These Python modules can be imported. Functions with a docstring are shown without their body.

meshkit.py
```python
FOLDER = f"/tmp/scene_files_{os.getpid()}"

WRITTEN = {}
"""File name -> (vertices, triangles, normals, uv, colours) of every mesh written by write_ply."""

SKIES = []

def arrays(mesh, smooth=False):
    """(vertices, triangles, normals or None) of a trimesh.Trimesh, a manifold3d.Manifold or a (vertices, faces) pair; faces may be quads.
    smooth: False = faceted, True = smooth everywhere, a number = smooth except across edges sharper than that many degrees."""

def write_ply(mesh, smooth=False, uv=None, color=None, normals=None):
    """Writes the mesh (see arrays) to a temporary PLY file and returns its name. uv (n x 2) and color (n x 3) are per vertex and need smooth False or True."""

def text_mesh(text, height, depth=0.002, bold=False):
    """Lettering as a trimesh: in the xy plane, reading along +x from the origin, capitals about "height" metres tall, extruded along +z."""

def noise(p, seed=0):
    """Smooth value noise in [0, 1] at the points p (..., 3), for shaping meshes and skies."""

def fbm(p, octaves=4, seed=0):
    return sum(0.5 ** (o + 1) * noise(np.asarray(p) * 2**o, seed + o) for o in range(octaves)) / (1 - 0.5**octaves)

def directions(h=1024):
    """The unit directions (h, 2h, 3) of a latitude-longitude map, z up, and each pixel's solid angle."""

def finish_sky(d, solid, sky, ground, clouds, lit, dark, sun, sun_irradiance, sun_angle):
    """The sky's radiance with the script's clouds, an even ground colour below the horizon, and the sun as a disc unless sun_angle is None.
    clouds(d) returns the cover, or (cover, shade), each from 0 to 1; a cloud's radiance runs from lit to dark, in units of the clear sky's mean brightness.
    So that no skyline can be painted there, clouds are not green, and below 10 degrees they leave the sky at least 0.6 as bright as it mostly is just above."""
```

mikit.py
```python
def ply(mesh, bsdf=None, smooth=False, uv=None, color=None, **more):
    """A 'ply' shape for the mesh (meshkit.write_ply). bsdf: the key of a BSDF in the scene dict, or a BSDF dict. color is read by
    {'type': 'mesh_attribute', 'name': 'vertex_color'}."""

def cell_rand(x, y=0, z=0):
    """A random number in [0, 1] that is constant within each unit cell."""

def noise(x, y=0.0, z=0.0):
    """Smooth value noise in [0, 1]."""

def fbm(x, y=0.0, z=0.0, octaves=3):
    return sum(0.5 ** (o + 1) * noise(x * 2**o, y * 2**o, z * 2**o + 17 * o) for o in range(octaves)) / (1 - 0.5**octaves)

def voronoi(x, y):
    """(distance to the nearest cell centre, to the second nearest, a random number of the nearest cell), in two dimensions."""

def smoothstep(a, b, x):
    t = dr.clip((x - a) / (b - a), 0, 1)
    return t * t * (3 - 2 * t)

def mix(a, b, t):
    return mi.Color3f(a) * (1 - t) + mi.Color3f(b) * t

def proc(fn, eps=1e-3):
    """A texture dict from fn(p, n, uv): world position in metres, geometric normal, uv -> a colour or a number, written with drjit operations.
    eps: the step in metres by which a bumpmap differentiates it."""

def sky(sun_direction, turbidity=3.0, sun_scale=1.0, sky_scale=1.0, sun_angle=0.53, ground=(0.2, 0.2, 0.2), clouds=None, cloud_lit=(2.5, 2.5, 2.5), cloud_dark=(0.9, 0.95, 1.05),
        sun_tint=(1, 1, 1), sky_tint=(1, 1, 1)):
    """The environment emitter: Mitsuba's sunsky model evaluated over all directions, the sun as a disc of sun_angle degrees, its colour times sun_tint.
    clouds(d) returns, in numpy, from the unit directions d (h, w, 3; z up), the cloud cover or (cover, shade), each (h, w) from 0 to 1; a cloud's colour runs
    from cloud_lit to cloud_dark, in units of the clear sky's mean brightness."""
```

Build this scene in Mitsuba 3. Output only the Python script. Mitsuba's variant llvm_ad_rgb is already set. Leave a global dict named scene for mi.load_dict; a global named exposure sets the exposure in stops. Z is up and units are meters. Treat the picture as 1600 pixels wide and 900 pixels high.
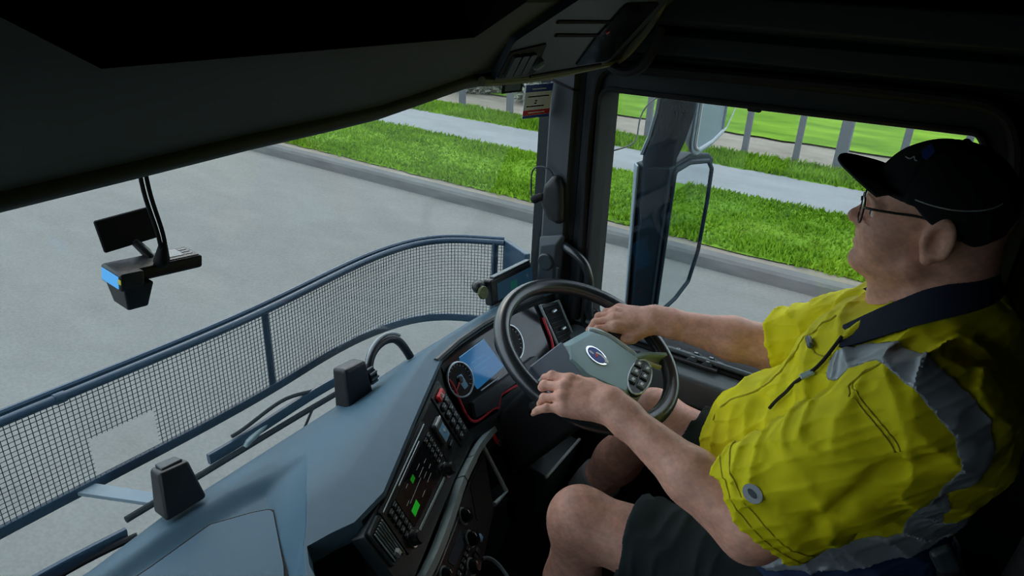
import math, random
import numpy as np, trimesh, manifold3d, shapely
import shapely.geometry as sg
import mitsuba as mi, drjit as dr
import mikit, meshkit
from mikit import noise, fbm, smoothstep, mix, voronoi, cell_rand, proc
T = mi.ScalarTransform4f
random.seed(7); rng = np.random.default_rng(7)
scene, labels = {}, {}
V3 = lambda *a: np.array(a, float)
# ---- camera: beside the passenger seat, looking across the cab to the driver and out over the right-hand kerb
EYE = V3(0, 0, 2.6); LOOK = V3(0.492383, -0.765495, -0.414217); UP = V3(0.264029, -0.322114, 0.909138)
scene['camera'] = {'type': 'perspective', 'fov': math.degrees(2 * math.atan(800 / 1100)), 'fov_axis': 'x', 'near_clip': 0.02, 'far_clip': 500.0,
                   'to_world': T().look_at(origin=EYE.tolist(), target=(EYE + LOOK).tolist(), up=UP.tolist())}
# ---- daylight: a high thin overcast, a veiled sun high in front of the cab
def cloud_cover(d):
    n = meshkit.fbm(d * np.array([2.2, 2.2, 5.0]), 4, 3)
    return np.clip(0.90 + 0.25 * (n - 0.5), 0, 1), np.clip(1.5 * (n - 0.35), 0, 1)
scene['sky'] = mikit.sky((0.62, -0.50, 0.62), turbidity=4.0, sun_scale=0.04, sky_scale=1.0, sun_angle=20.0, clouds=cloud_cover, cloud_lit=(2.2, 2.6, 2.9), cloud_dark=(1.25, 1.5, 1.7), ground=(0.22, 0.24, 0.2), sky_tint=(0.85, 1.0, 1.12))
exposure = 2.95

# ---- materials, each defined once
def principled(key, color, rough=0.6, two=False, **kw):
    b = {'type': 'principled', 'base_color': color if isinstance(color, dict) else {'type': 'rgb', 'value': list(color)}, 'roughness': rough, **kw}
    scene[key] = {'type': 'twosided', 'b': b} if two else b
def bumped(key, color, rough, fn, height, eps=1e-3, **kw):
    principled('tmp_', color, rough, **kw); inner = scene.pop('tmp_')
    scene[key] = {'type': 'bumpmap', 'arbitrary': proc(fn, eps), 'scale': height, 'b': inner}
grain = lambda p, n, uv: noise(p.x * 700, p.y * 700, p.z * 700)
principled('dash_plastic', (0.060, 0.118, 0.160), 0.58, specular=0.32)
principled('lid_plastic', (0.066, 0.13, 0.178), 0.58, specular=0.32)
principled('fascia_plastic', (0.022, 0.032, 0.035), 0.42)
principled('black_plastic', (0.011, 0.012, 0.013), 0.42)
principled('matte_black', (0.008, 0.008, 0.009), 0.8)
principled('gloss_black', (0.006, 0.007, 0.009), 0.12)
principled('rubber', (0.008, 0.009, 0.010), 0.7, specular=0.3)
principled('pillar_plastic', (0.035, 0.046, 0.055), 0.5)
principled('grey_plastic', (0.10, 0.13, 0.14), 0.45)
principled('light_plastic', (0.42, 0.46, 0.48), 0.45)
principled('headliner', (0.03, 0.032, 0.026), 0.8)
principled('console_plastic', (0.045, 0.05, 0.034), 0.65)
principled('console_trim', (0.16, 0.15, 0.08), 0.6)
principled('door_plastic', (0.009, 0.015, 0.017), 0.6, specular=0.3)
principled('carpet', (0.01, 0.01, 0.011), 0.95)
principled('leather', (0.016, 0.021, 0.024), 0.27, specular=0.8)
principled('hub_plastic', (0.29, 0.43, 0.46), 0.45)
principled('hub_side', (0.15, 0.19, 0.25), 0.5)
principled('pale_metal', (0.62, 0.68, 0.69), 0.3, specular=0.8)
principled('leather_seam', (0.05, 0.055, 0.06), 0.6)
principled('silver', (0.55, 0.6, 0.62), 0.32, metallic=0.85)
principled('satin', (0.34, 0.43, 0.43), 0.38, metallic=0.1)
principled('chrome', (0.8, 0.82, 0.84), 0.12, metallic=1.0)
principled('red_trim', (0.62, 0.04, 0.06), 0.35)
principled('red', (0.6, 0.02, 0.02), 0.4)
principled('white', (0.8, 0.82, 0.82), 0.5)
principled('blue', (0.02, 0.06, 0.35), 0.4)
principled('pale_blue', (0.25, 0.5, 0.72), 0.35)
principled('yellow', (0.75, 0.62, 0.05), 0.4)
principled('olive', (0.07, 0.085, 0.012), 0.5)
principled('legend', (0.45, 0.5, 0.52), 0.5)
principled('blue_steel', (0.02, 0.05, 0.085), 0.35, clearcoat=0.4)
principled('steel_wire', (0.05, 0.065, 0.075), 0.45, metallic=0.3)
principled('mirror_shell', (0.005, 0.017, 0.028), 0.6, specular=0.15)
principled('mirror_front', (0.17, 0.23, 0.27), 0.45)
scene['mirror_glass'] = {'type': 'twosided', 'b': {'type': 'conductor', 'material': 'none', 'specular_reflectance': {'type': 'rgb', 'value': [0.72, 0.78, 0.8]}}}
scene['pane'] = {'type': 'thindielectric', 'int_ior': 1.36}
principled('seat_cloth', (0.012, 0.013, 0.016), 0.9)
principled('belt_webbing', (0.02, 0.021, 0.024), 0.8)
# ---- mesh helpers
def creased(mesh, angle):
    """The mesh with its vertices split across edges sharper than the angle, ready for smooth normals."""
    from scipy.sparse import coo_matrix
    from scipy.sparse.csgraph import connected_components
    if isinstance(mesh, tuple): return mesh
    f = np.asarray(mesh.faces); v = np.asarray(mesh.vertices); n = np.cross(v[f[:, 1]] - v[f[:, 0]], v[f[:, 2]] - v[f[:, 0]]); n /= np.maximum(np.linalg.norm(n, axis=1, keepdims=True), 1e-30)
    e = np.sort(f[:, [0, 1, 1, 2, 2, 0]].reshape(-1, 2), axis=1); owner = np.repeat(np.arange(len(f)), 3); o = np.lexsort((e[:, 1], e[:, 0])); e, owner = e[o], owner[o]
    same = (e[1:] == e[:-1]).all(1); a, b = owner[:-1][same], owner[1:][same]; ok = (n[a] * n[b]).sum(1) > math.cos(math.radians(angle)); a, b = a[ok], b[ok]
    c = connected_components(coo_matrix((np.ones(len(a)), (a, b)), (len(f), len(f))), False)[1]
    key = c[:, None].astype(np.int64) * len(v) + f; u, inv = np.unique(key, return_inverse=True)
    return trimesh.Trimesh(v[u % len(v)], inv.reshape(-1, 3), process=False)
def ply(mesh, mat, smooth):
    if smooth is not False and smooth is not True: mesh, smooth = creased(mesh, smooth), True
    return mikit.ply(mesh, mat, smooth=smooth)
def unique(key):
    if key not in scene and key not in labels: return key
    i = 1
    while f'{key}_{i:03d}' in scene or f'{key}_{i:03d}' in labels: i += 1
    return f'{key}_{i:03d}'
def add(key, mesh, mat, smooth=35, parent=None, **kw):
    key = unique((parent + '__' if parent else '') + key)
    scene[key] = ply(mesh, mat, smooth)
    return key
def thing(key, label, category, group=None, kind=None):
    key = unique(key); d = {'label': label}
    if kind: d['kind'] = kind
    if category: d['category'] = category
    if group: d['group'] = group
    labels[key] = d
    return key
def structure(key, mesh, mat, label, smooth=35):
    scene[key] = ply(mesh, mat, smooth); labels[key] = {'label': label, 'kind': 'structure'}
    return key
def note(key, label): labels.setdefault(key, {})['label'] = label; return key
cat = lambda *m: trimesh.util.concatenate([x for x in m])
def box(lo, hi):
    lo, hi = np.array(lo, float), np.array(hi, float)
    m = trimesh.creation.box(hi - lo); m.apply_translation((lo + hi) / 2); return m
def to_tri(man):
    m = man.to_mesh(); return trimesh.Trimesh(m.vert_properties[:, :3], m.tri_verts, process=False)
_ico = {k: trimesh.creation.icosphere(k).vertices for k in (0, 1, 2)}
def hull(points, r=0.0, d=1):
    """The hull of balls of radius r (one, or one per point)."""
    pts = np.array(points, float); r = np.broadcast_to(r, len(pts))
    q = np.vstack([p + _ico[d] * max(x, 1e-6) for p, x in zip(pts, r)]) if np.any(r > 0) else pts
    return to_tri(manifold3d.Manifold.hull_points(np.ascontiguousarray(q)))
def rbox(size, r=0.003, center=(0, 0, 0), d=1):
    s = np.array(size) / 2 - r
    return hull([np.array(center) + s * np.array([a, b, c]) for a in (-1, 1) for b in (-1, 1) for c in (-1, 1)], r, d)
def cbox(size, c=0.001, center=(0, 0, 0)):
    """A chamfered box, cheap."""
    s = np.array(size) / 2; c = min(c, s.min() * 0.9)
    p = []
    for k in range(3):
        t = s - c; t = t.copy(); t[k] = s[k]
        p += [np.array(center) + t * np.array([a, b, e]) for a in (-1, 1) for b in (-1, 1) for e in (-1, 1)]
    return to_tri(manifold3d.Manifold.hull_points(np.ascontiguousarray(p)))
def spline(pts, n=40):
    from scipy.interpolate import CubicSpline
    p = np.array(pts, float); t = np.r_[0, np.cumsum(np.linalg.norm(np.diff(p, axis=0), axis=1))]
    return CubicSpline(t, p)(np.linspace(0, t[-1], n))
def tube(path, r, n=10, closed=False, flat=None):
    """A tube along the path with mitred rings and end caps; flat = (a, b): half sizes along the frame instead of r."""
    p = np.array(path, float); m = len(p); r = np.broadcast_to(r, m)
    tan = (np.roll(p, -1, 0) - np.roll(p, 1, 0)) if closed else np.gradient(p, axis=0)
    tan /= np.linalg.norm(tan, axis=1, keepdims=True)
    a = np.cross(tan[0], [0, 0, 1] if abs(tan[0][2]) < 0.9 else [1, 0, 0]); a /= np.linalg.norm(a)
    ang = np.arange(n) * 2 * np.pi / n + np.pi / n; v = []
    for k in range(m):
        a = a - tan[k] * (a @ tan[k]); a /= np.linalg.norm(a); b = np.cross(tan[k], a)
        ca, sa = np.cos(ang), np.sin(ang)
        if flat: ca, sa = np.sign(ca) * np.abs(ca) ** 0.5 * flat[0] / max(r[k], 1e-9), np.sign(sa) * np.abs(sa) ** 0.5 * flat[1] / max(r[k], 1e-9)
        v.append(p[k] + r[k] * (ca[:, None] * a + sa[:, None] * b))
    f = []
    for k in range(m if closed else m - 1):
        k2 = (k + 1) % m
        for j in range(n):
            j2 = (j + 1) % n; f += [[k * n + j, k * n + j2, k2 * n + j2], [k * n + j, k2 * n + j2, k2 * n + j]]
    v = np.vstack(v)
    if not closed:
        v = np.vstack([v, p[0], p[-1]]); c0, c1 = m * n, m * n + 1
        for j in range(n):
            j2 = (j + 1) % n; f += [[c0, j2, j], [c1, (m - 1) * n + j, (m - 1) * n + j2]]
    return trimesh.Trimesh(v, f, process=False)
def rod(a, b, r, n=12): return tube([a, b], r, n)
def lathe(profile, n=24):
    """Revolved about z: profile of (radius, z)."""
    return trimesh.creation.revolve(np.array(profile, float), sections=n)
def prism(poly, depth, z0=0.0):
    if not hasattr(poly, 'exterior'): poly = sg.Polygon(poly)
    m = trimesh.creation.extrude_polygon(poly, depth, engine='earcut'); m.apply_translation([0, 0, z0]); return m
def rounded(poly, r, q=6): p = sg.Polygon(poly); return p.buffer(-r, quad_segs=q).buffer(r, quad_segs=q)
def rect(u0, v0, u1, v1, r=0.0):
    p = sg.box(min(u0, u1), min(v0, v1), max(u0, u1), max(v0, v1)); return p.buffer(-r, quad_segs=4).buffer(r, quad_segs=4) if r else p
class Frame:
    """A right-handed place for flat work: axes u, v in the surface, n out of it (v runs down where n faces the viewer)."""
    def __init__(s, o, u, n):
        s.o = np.array(o, float); u = np.array(u, float); s.u = u / np.linalg.norm(u); n = np.array(n, float); n -= s.u * (n @ s.u); s.n = n / np.linalg.norm(n); s.v = np.cross(s.n, s.u)
    def __call__(s, mesh):
        m = mesh.copy(); m.vertices = s.o + np.asarray(mesh.vertices) @ np.array([s.u, s.v, s.n]); return m
    def at(s, u, v, n=0.0): return s.o + s.u * u + s.v * v + s.n * n
def grid(P, flip=False):
    """A surface through the points P (rows, columns, 3)."""
    P = np.asarray(P, float); a, b = P.shape[:2]; i = np.arange(a * b).reshape(a, b)
    q = np.stack([i[:-1, :-1], i[1:, :-1], i[1:, 1:], i[:-1, 1:]], -1).reshape(-1, 4)
    f = np.vstack([q[:, [0, 1, 2]], q[:, [0, 2, 3]]])
    return trimesh.Trimesh(P.reshape(-1, 3), f[:, ::-1] if flip else f, process=False)
def loft(sections, closed=True, caps=True):
    """A solid through equal-length closed sections (each k x 3)."""
    P = np.array(sections, float); P = np.concatenate([P, P[:, :1]], 1); m = grid(P)
    if caps:
        parts = [m]
        for s, fl in ((P[0, :-1], True), (P[-1, :-1], False)):
            k = len(s); v = np.vstack([s, s.mean(0)]); f = np.array([[j, (j + 1) % k, k] for j in range(k)])
            parts.append(trimesh.Trimesh(v, f[:, ::-1] if not fl else f, process=False))
        m = cat(*parts)
    m.merge_vertices(); trimesh.repair.fix_normals(m); return m
def man(mesh): return manifold3d.Manifold(manifold3d.Mesh(np.asarray(mesh.vertices, np.float32), np.asarray(mesh.faces, np.uint32)))
def cut(a, *bs):
    """a minus the bs."""
    m = man(a)
    for b in bs: m = m - man(b)
    return to_tri(m)
def cyl(r, h, n=24, c=0.0):
    """A cylinder along +z from 0 to h with a chamfered far edge."""
    c = min(c, r * 0.6, h * 0.6)
    return lathe([(0, 0), (r, 0), (r, h - c), (r - c, h), (0, h)] if c > 0 else [(0, 0), (r, 0), (r, h), (0, h)], n)
def move(m, *d): m = m.copy(); m.apply_translation(d); return m
# ---- outside: road, kerb, verge, footpath, fence and paddock on the right-hand side of the cab
asph = lambda p, n, uv: mix((0.125, 0.128, 0.116), (0.185, 0.188, 0.170), dr.clip(0.55 * fbm(p.x * 2.2, p.y * 5.0, 0, 4) + 0.45 * noise(p.x * 60, p.y * 90, 1) + 0.12 * (noise(p.x * 0.5, p.y * 1.3, 5) - 0.5), 0, 1)) * (0.92 + 0.16 * smoothstep(-4.5, -1.0, p.y) * fbm(p.x * 0.6, p.y * 0.6, 3))
principled('asphalt', proc(asph), 0.85)
conc = lambda p, n, uv: mix((0.07, 0.075, 0.072), (0.14, 0.148, 0.142), fbm(p.x * 3, p.y * 9, p.z * 12, 4))
principled('kerb_concrete', proc(conc), 0.9)
pathc = lambda p, n, uv: mix((0.155, 0.165, 0.165), (0.215, 0.23, 0.23), fbm(p.x * 1.5, p.y * 4, 0, 4))
principled('path_concrete', proc(pathc), 0.9)
soil = lambda p, n, uv: mix((0.13, 0.115, 0.085), (0.24, 0.215, 0.175), fbm(p.x * 2.5, p.y * 5, 0, 4))
principled('soil', proc(soil), 0.95)
turf = lambda p, n, uv: mix((0.06, 0.135, 0.010), (0.15, 0.275, 0.022), dr.clip(fbm(p.x * 1.3, p.y * 3.2, 0, 5) * 1.5 - 0.25, 0, 1))
principled('turf', proc(turf), 0.95, specular=0.1)
blade = lambda p, n, uv: mix((0.095, 0.20, 0.012), (0.185, 0.34, 0.024), dr.clip(fbm(p.x * 1.6, p.y * 3, 0, 4) * 1.6 - 0.3 + 0.35 * (cell_rand(p.x * 40, p.y * 40, 0) - 0.5), 0, 1))
scene['blade'] = {'type': 'twosided', 'b': {'type': 'diffuse', 'reflectance': proc(blade)}}
principled('post_wood', (0.10, 0.11, 0.12), 0.9)
structure('road', box((-45, -6.4, -0.3), (70, 30, 0)), 'asphalt', 'grey asphalt road beside and in front of the cab', False)
kp = [(-6.4, -0.25), (-6.395, 0.0), (-6.42, 0.10), (-6.45, 0.125), (-6.56, 0.132), (-6.58, -0.25)]
def along(profile, x0=-45.0, x1=70.0):
    return loft([[(x, y, z) for y, z in profile] for x in (x0, x1)])
structure('kerb', along(kp), 'kerb_concrete', 'grey concrete kerb between the road and the grass verge')
def strip(y0, y1, z0, z1, wob=0.0, nx=420, ny=10, x0=-30.0, x1=55.0, seed=0):
    x = np.linspace(x0, x1, nx); t = np.linspace(0, 1, ny); X, Tt = np.meshgrid(x, t, indexing='ij')
    w0 = wob * (meshkit.fbm(np.stack([X * 2.2, X * 0 + 3 * seed, X * 0], -1), 4, seed) - 0.5); w1 = wob * (meshkit.fbm(np.stack([X * 2.2, X * 0 + 9 + seed, X * 0], -1), 4, seed) - 0.5)
    Y = (y0 + w0) * (1 - Tt) + (y1 + w1) * Tt
    Z = z0 + (z1 - z0) * Tt + 0.03 * np.sin(np.pi * Tt) * meshkit.fbm(np.stack([X * 3, Y * 3, X * 0], -1), 3, seed + 5)
    return grid(np.stack([X, Y, Z], -1), True)
structure('ground', box((-45, -12.9, -0.3), (70, -6.57, 0.129)), 'soil', 'bare brown soil at the edges of the grass and under the fence', False)
structure('paddock', strip(-12.4, -75, 0.16, 1.2, 0.35, 300, 40, -45, 70, 2), 'turf', 'green paddock beyond the fence', True)
structure('footpath', box((-45, -10.02, -0.2), (70, -8.66, 0.145)), 'path_concrete', 'pale grey concrete footpath running along the verge', False)
def lawn(name, y0, y1, z0, z1, n, seed, label, hmax=0.045, x1=15.0):
    g = strip(y0, y1, z0, z1, 0.16, 500, 10, -30, 40, seed)
    scene[name] = mikit.ply(g, 'turf', smooth=True); labels[name] = {'label': label, 'kind': 'structure'}
    r = np.random.default_rng(seed); x = r.uniform(-1.5, x1, n); t = r.beta(0.85, 0.85, n); y = (y0 - 0.0) * (1 - t) + y1 * t + r.normal(0, 0.025, n)
    z = z0 + (z1 - z0) * t; h = hmax * (0.5 + r.random(n)) * (0.6 + 0.9 * meshkit.fbm(np.stack([x * 2, y * 4, x * 0], -1), 3, seed)); a = r.uniform(0, np.pi, n); w = 0.012 + 0.012 * r.random(n)
    d = np.stack([np.cos(a), np.sin(a), 0 * a], 1) * w[:, None]; lean = np.stack([r.normal(0, 0.35, n), r.normal(0, 0.35, n), np.ones(n)], 1) * h[:, None]
    b = np.stack([x, y, z - 0.005], 1); v = np.stack([b - d, b + d, b + lean], 1).reshape(-1, 3)
    key = name + '_grass'
    scene[key] = mikit.ply((v, np.arange(3 * n).reshape(-1, 3)), 'blade'); labels[key] = {'label': label.replace('strip of lawn', 'short green grass'), 'category': 'grass', 'kind': 'stuff'}
lawn('verge', -6.70, -8.66, 0.142, 0.15, 60000, 3, 'wide green strip of lawn between the kerb and the footpath')
lawn('back_verge', -10.0, -10.78, 0.145, 0.17, 26000, 4, 'narrow green strip of lawn between the footpath and the fence', 0.06)
for k, (x, wd, ht) in enumerate([(2.93, 0.075, 1.5), (2.17, 0.075, 1.5), (1.56, 0.15, 1.7), (0.79, 0.085, 1.5), (0.08, 0.085, 1.5), (-0.68, 0.085, 1.5), (-1.5, 0.085, 1.5), (-2.3, 0.085, 1.5), (3.75, 0.08, 1.5), (4.55, 0.08, 1.5), (5.4, 0.08, 1.5), (6.3, 0.1, 1.6), (7.3, 0.09, 1.5), (8.4, 0.09, 1.5), (9.6, 0.09, 1.5)]):
    kk = thing('fence_post', 'thicker weathered grey fence post in front of the green paddock' if wd > 0.14 else 'thin weathered grey fence post standing along the paddock', 'fence post', None if wd > 0.14 else 'thin fence posts along the paddock')
    scene[kk] = mikit.ply(hull([(x - wd / 2, -10.98 - wd / 2, 0.0), (x + wd / 2, -10.98 - wd / 2, 0.0), (x - wd / 2, -10.98 + wd / 2, 0.0), (x + wd / 2, -10.98 + wd / 2, 0.0), (x - wd / 2.2, -10.98 - wd / 2.2, ht), (x + wd / 2.2, -10.98 - wd / 2.2, ht), (x - wd / 2.2, -10.98 + wd / 2.2, ht), (x + wd / 2.2, -10.98 + wd / 2.2, ht)], 0.006, 0), 'post_wood')
# low pale shrubs far along the fence, seen past the visor
shr = lambda p, n, uv: mix((0.08, 0.1, 0.06), (0.36, 0.38, 0.31), noise(p.x * 11, p.y * 11, p.z * 11))
scene['shrub_leaf'] = {'type': 'twosided', 'b': {'type': 'diffuse', 'reflectance': proc(shr)}}
for k, (x, y, r, lab) in enumerate([(7.5, -12.3, 0.55, 'pale grey green shrub nearest to the windscreen pillar'), (9.2, -12.6, 0.75, 'pale grey green shrub in the middle of the row by the visor'), (11.0, -12.4, 0.7, 'pale grey green shrub just under the visor edge'), (13.2, -13.2, 0.9, 'pale grey green shrub farthest along the fence')]):
    q = np.random.default_rng(40 + k); n = 2600; dd = q.normal(size=(n, 3)); dd /= np.linalg.norm(dd, axis=1, keepdims=True); c = V3(x, y, 0.1 + r * 0.75) + dd * V3(r, r * 0.8, r * 0.85) * (0.55 + 0.45 * q.random((n, 1)) ** 0.4)
    c = c[c[:, 2] > 0.08]; n = len(c); a, b = q.normal(size=(n, 3)) * 0.045, q.normal(size=(n, 3)) * 0.045
    kk = thing('shrub', lab, 'shrub'); add('foliage', (np.stack([c - a, c + b, c + a - b], 1).reshape(-1, 3), np.arange(3 * n).reshape(-1, 3)), 'shrub_leaf', False, kk)
    add('stem', hull([(x, y, 0.0), (x, y, r * 0.9)], [0.05, 0.02]), 'post_wood', 35, kk)
# ---- the cab shell (right-hand drive): x forward, y to the left, z up
PANE_Y = -1.62
def opening(x0, z0, x1, z1, r): return sg.box(x0, z0, x1, z1).buffer(-r, quad_segs=6).buffer(r, quad_segs=6)
def side_wall(y0, y1, hole, x0=-1.6, x1=0.90, z0=0.9, z1=3.0):
    m = prism(sg.box(x0, z0, x1, z1).difference(hole), y1 - y0)      # polygon in x, z
    v = m.vertices.copy(); m.vertices = np.stack([v[:, 0], y1 - v[:, 2], v[:, 1]], 1); trimesh.repair.fix_normals(m); return m
hole_r = rounded([(0.775, 1.70), (0.785, 2.344), (0.0, 2.358), (-0.02, 2.33), (-0.03, 1.70)], 0.025)
hole_l = rounded([(0.775, 1.70), (0.785, 2.344), (0.10, 2.358), (0.08, 2.33), (0.08, 1.70)], 0.025)
structure('door_1', side_wall(-1.66, -1.58, hole_r, x0=-0.12, x1=0.87, z0=1.15, z1=2.40), 'door_plastic', 'dark right-hand cab door with a wide window behind the driver')
structure('wall_right', side_wall(-1.70, -1.60, sg.box(-0.119, 1.149, 0.869, 2.401), x0=-1.6, x1=0.97), 'door_plastic', 'dark inner side of the cab around the door')
structure('wall_left', side_wall(0.44, 0.54, hole_l, x1=0.97), 'door_plastic', 'dark left side of the cab with the passenger window')
structure('wall_rear', box((-1.7, -1.7, 0.9), (-1.6, 0.54, 3.0)), 'headliner', 'dark rear wall of the cab', False)
structure('floor', box((-1.7, -1.7, 0.98), (1.12, 0.54, 1.08)), 'carpet', 'black cab floor in the footwell', False)
structure('ceiling', box((-1.7, -1.7, 2.92), (1.02, 0.54, 3.0)), 'headliner', 'dark headliner of the cab', False)
structure('wall_front', box((0.99, -1.62, 0.98), (1.03, 0.5, 1.60)), 'matte_black', 'cab front panel below the windscreen', False)
# glass
def sheet(P): return grid(np.array(P))
scene['window_1'] = mikit.ply(sheet([[(x, PANE_Y - 0.01, z) for x in (-0.05, 0.80)] for z in (1.69, 2.365)]), 'pane'); labels['window_1'] = {'label': 'clear side window of the right-hand door', 'kind': 'structure'}
def ws(y, z):  # windscreen: nearly upright, bending back towards the right pillar
    b = max(0.0, (-1.20 - y) / 0.42); c = max(0.0, (y - 0.05) / 0.42)
    return 1.055 - 0.13 * (z - 1.68) - 0.085 * b ** 2.2 - 0.085 * c ** 2.2
scene['window_2'] = mikit.ply(grid([[(ws(y, z), y, z) for y in np.linspace(0.47, -1.60, 60)] for z in np.linspace(1.66, 2.50, 12)]), 'pane', smooth=True); labels['window_2'] = {'label': 'wide clear windscreen across the front of the cab', 'kind': 'structure'}
scene['window_3'] = mikit.ply(sheet([[(x, 0.49, z) for x in (-0.2, 0.80)] for z in (1.70, 2.42)]), 'pane'); labels['window_3'] = {'label': 'clear side window of the left-hand door', 'kind': 'structure'}
structure('wall_header', box((0.86, -1.66, 2.46), (1.0, 0.5, 2.95)), 'matte_black', 'dark header above the windscreen', False)
# right pillar: a pale inner face, then dark grooved door jambs
def column(pts, z0, z1, lean=0.0):
    return loft([[(x + lean * (z - 1.9), y, z) for x, y in pts] for z in (z0, z1)])
structure('trim_1', column([(0.934, -1.60), (0.926, -1.574), (0.914, -1.562), (0.850, -1.556), (0.842, -1.57), (0.842, -1.66), (0.934, -1.66)], 1.60, 2.47), 'pillar_plastic', 'blue-grey plastic trim of the right windscreen pillar')
add('seam', tube([(0.930, -1.583, 2.352), (0.914, -1.559, 2.35), (0.850, -1.553, 2.335), (0.841, -1.57, 2.33)], 0.003, 6), 'matte_black', 40, 'trim_1')
structure('trim_2', cat(column([(0.842, -1.60), (0.842, -1.572), (0.830, -1.578), (0.826, -1.60)], 1.55, 2.47), column([(0.826, -1.62), (0.826, -1.59), (0.812, -1.585), (0.80, -1.62)], 1.55, 2.46)), 'rubber', 'black grooved door jamb beside the windscreen pillar')
structure('trim_3', tube(spline([(0.80, -1.575, 1.72), (0.803, -1.575, 2.1), (0.80, -1.575, 2.33), (0.785, -1.575, 2.385), (0.72, -1.575, 2.40), (0.4, -1.575, 2.408), (0.06, -1.575, 2.412), (-0.03, -1.575, 2.395), (-0.068, -1.575, 2.33), (-0.075, -1.575, 2.15), (-0.075, -1.575, 1.75)], 90), 0.014, 10), 'rubber', 'black rubber seal around the door window')
structure('trim_4', hull([(0.80, -1.60, 2.50), (0.80, -1.53, 2.515), (0.80, -1.53, 2.56), (0.80, -1.60, 2.58), (-0.6, -1.60, 2.50), (-0.6, -1.53, 2.515), (-0.6, -1.53, 2.56), (-0.6, -1.60, 2.58)], 0.008), 'door_plastic', 'dark ledge running along the cab side above the door')
structure('trim_5', hull([(0.80, -1.60, 2.43), (0.80, -1.565, 2.44), (0.80, -1.565, 2.475), (0.80, -1.60, 2.49), (-0.6, -1.60, 2.44), (-0.6, -1.565, 2.45), (-0.6, -1.565, 2.485), (-0.6, -1.60, 2.50)], 0.004), 'door_plastic', 'dark upper door frame panel over the side window')
structure('trim_6', tube([(0.77, -1.605, 2.336), (0.4, -1.605, 2.342), (0.0, -1.605, 2.349)], 0.003, 6), 'light_plastic', 'pale edge strip along the top of the side glass')
add('latch', rbox((0.03, 0.012, 0.012), 0.004, (0.415, -1.576, 2.345)), 'rubber', 35, 'door_1')
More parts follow.
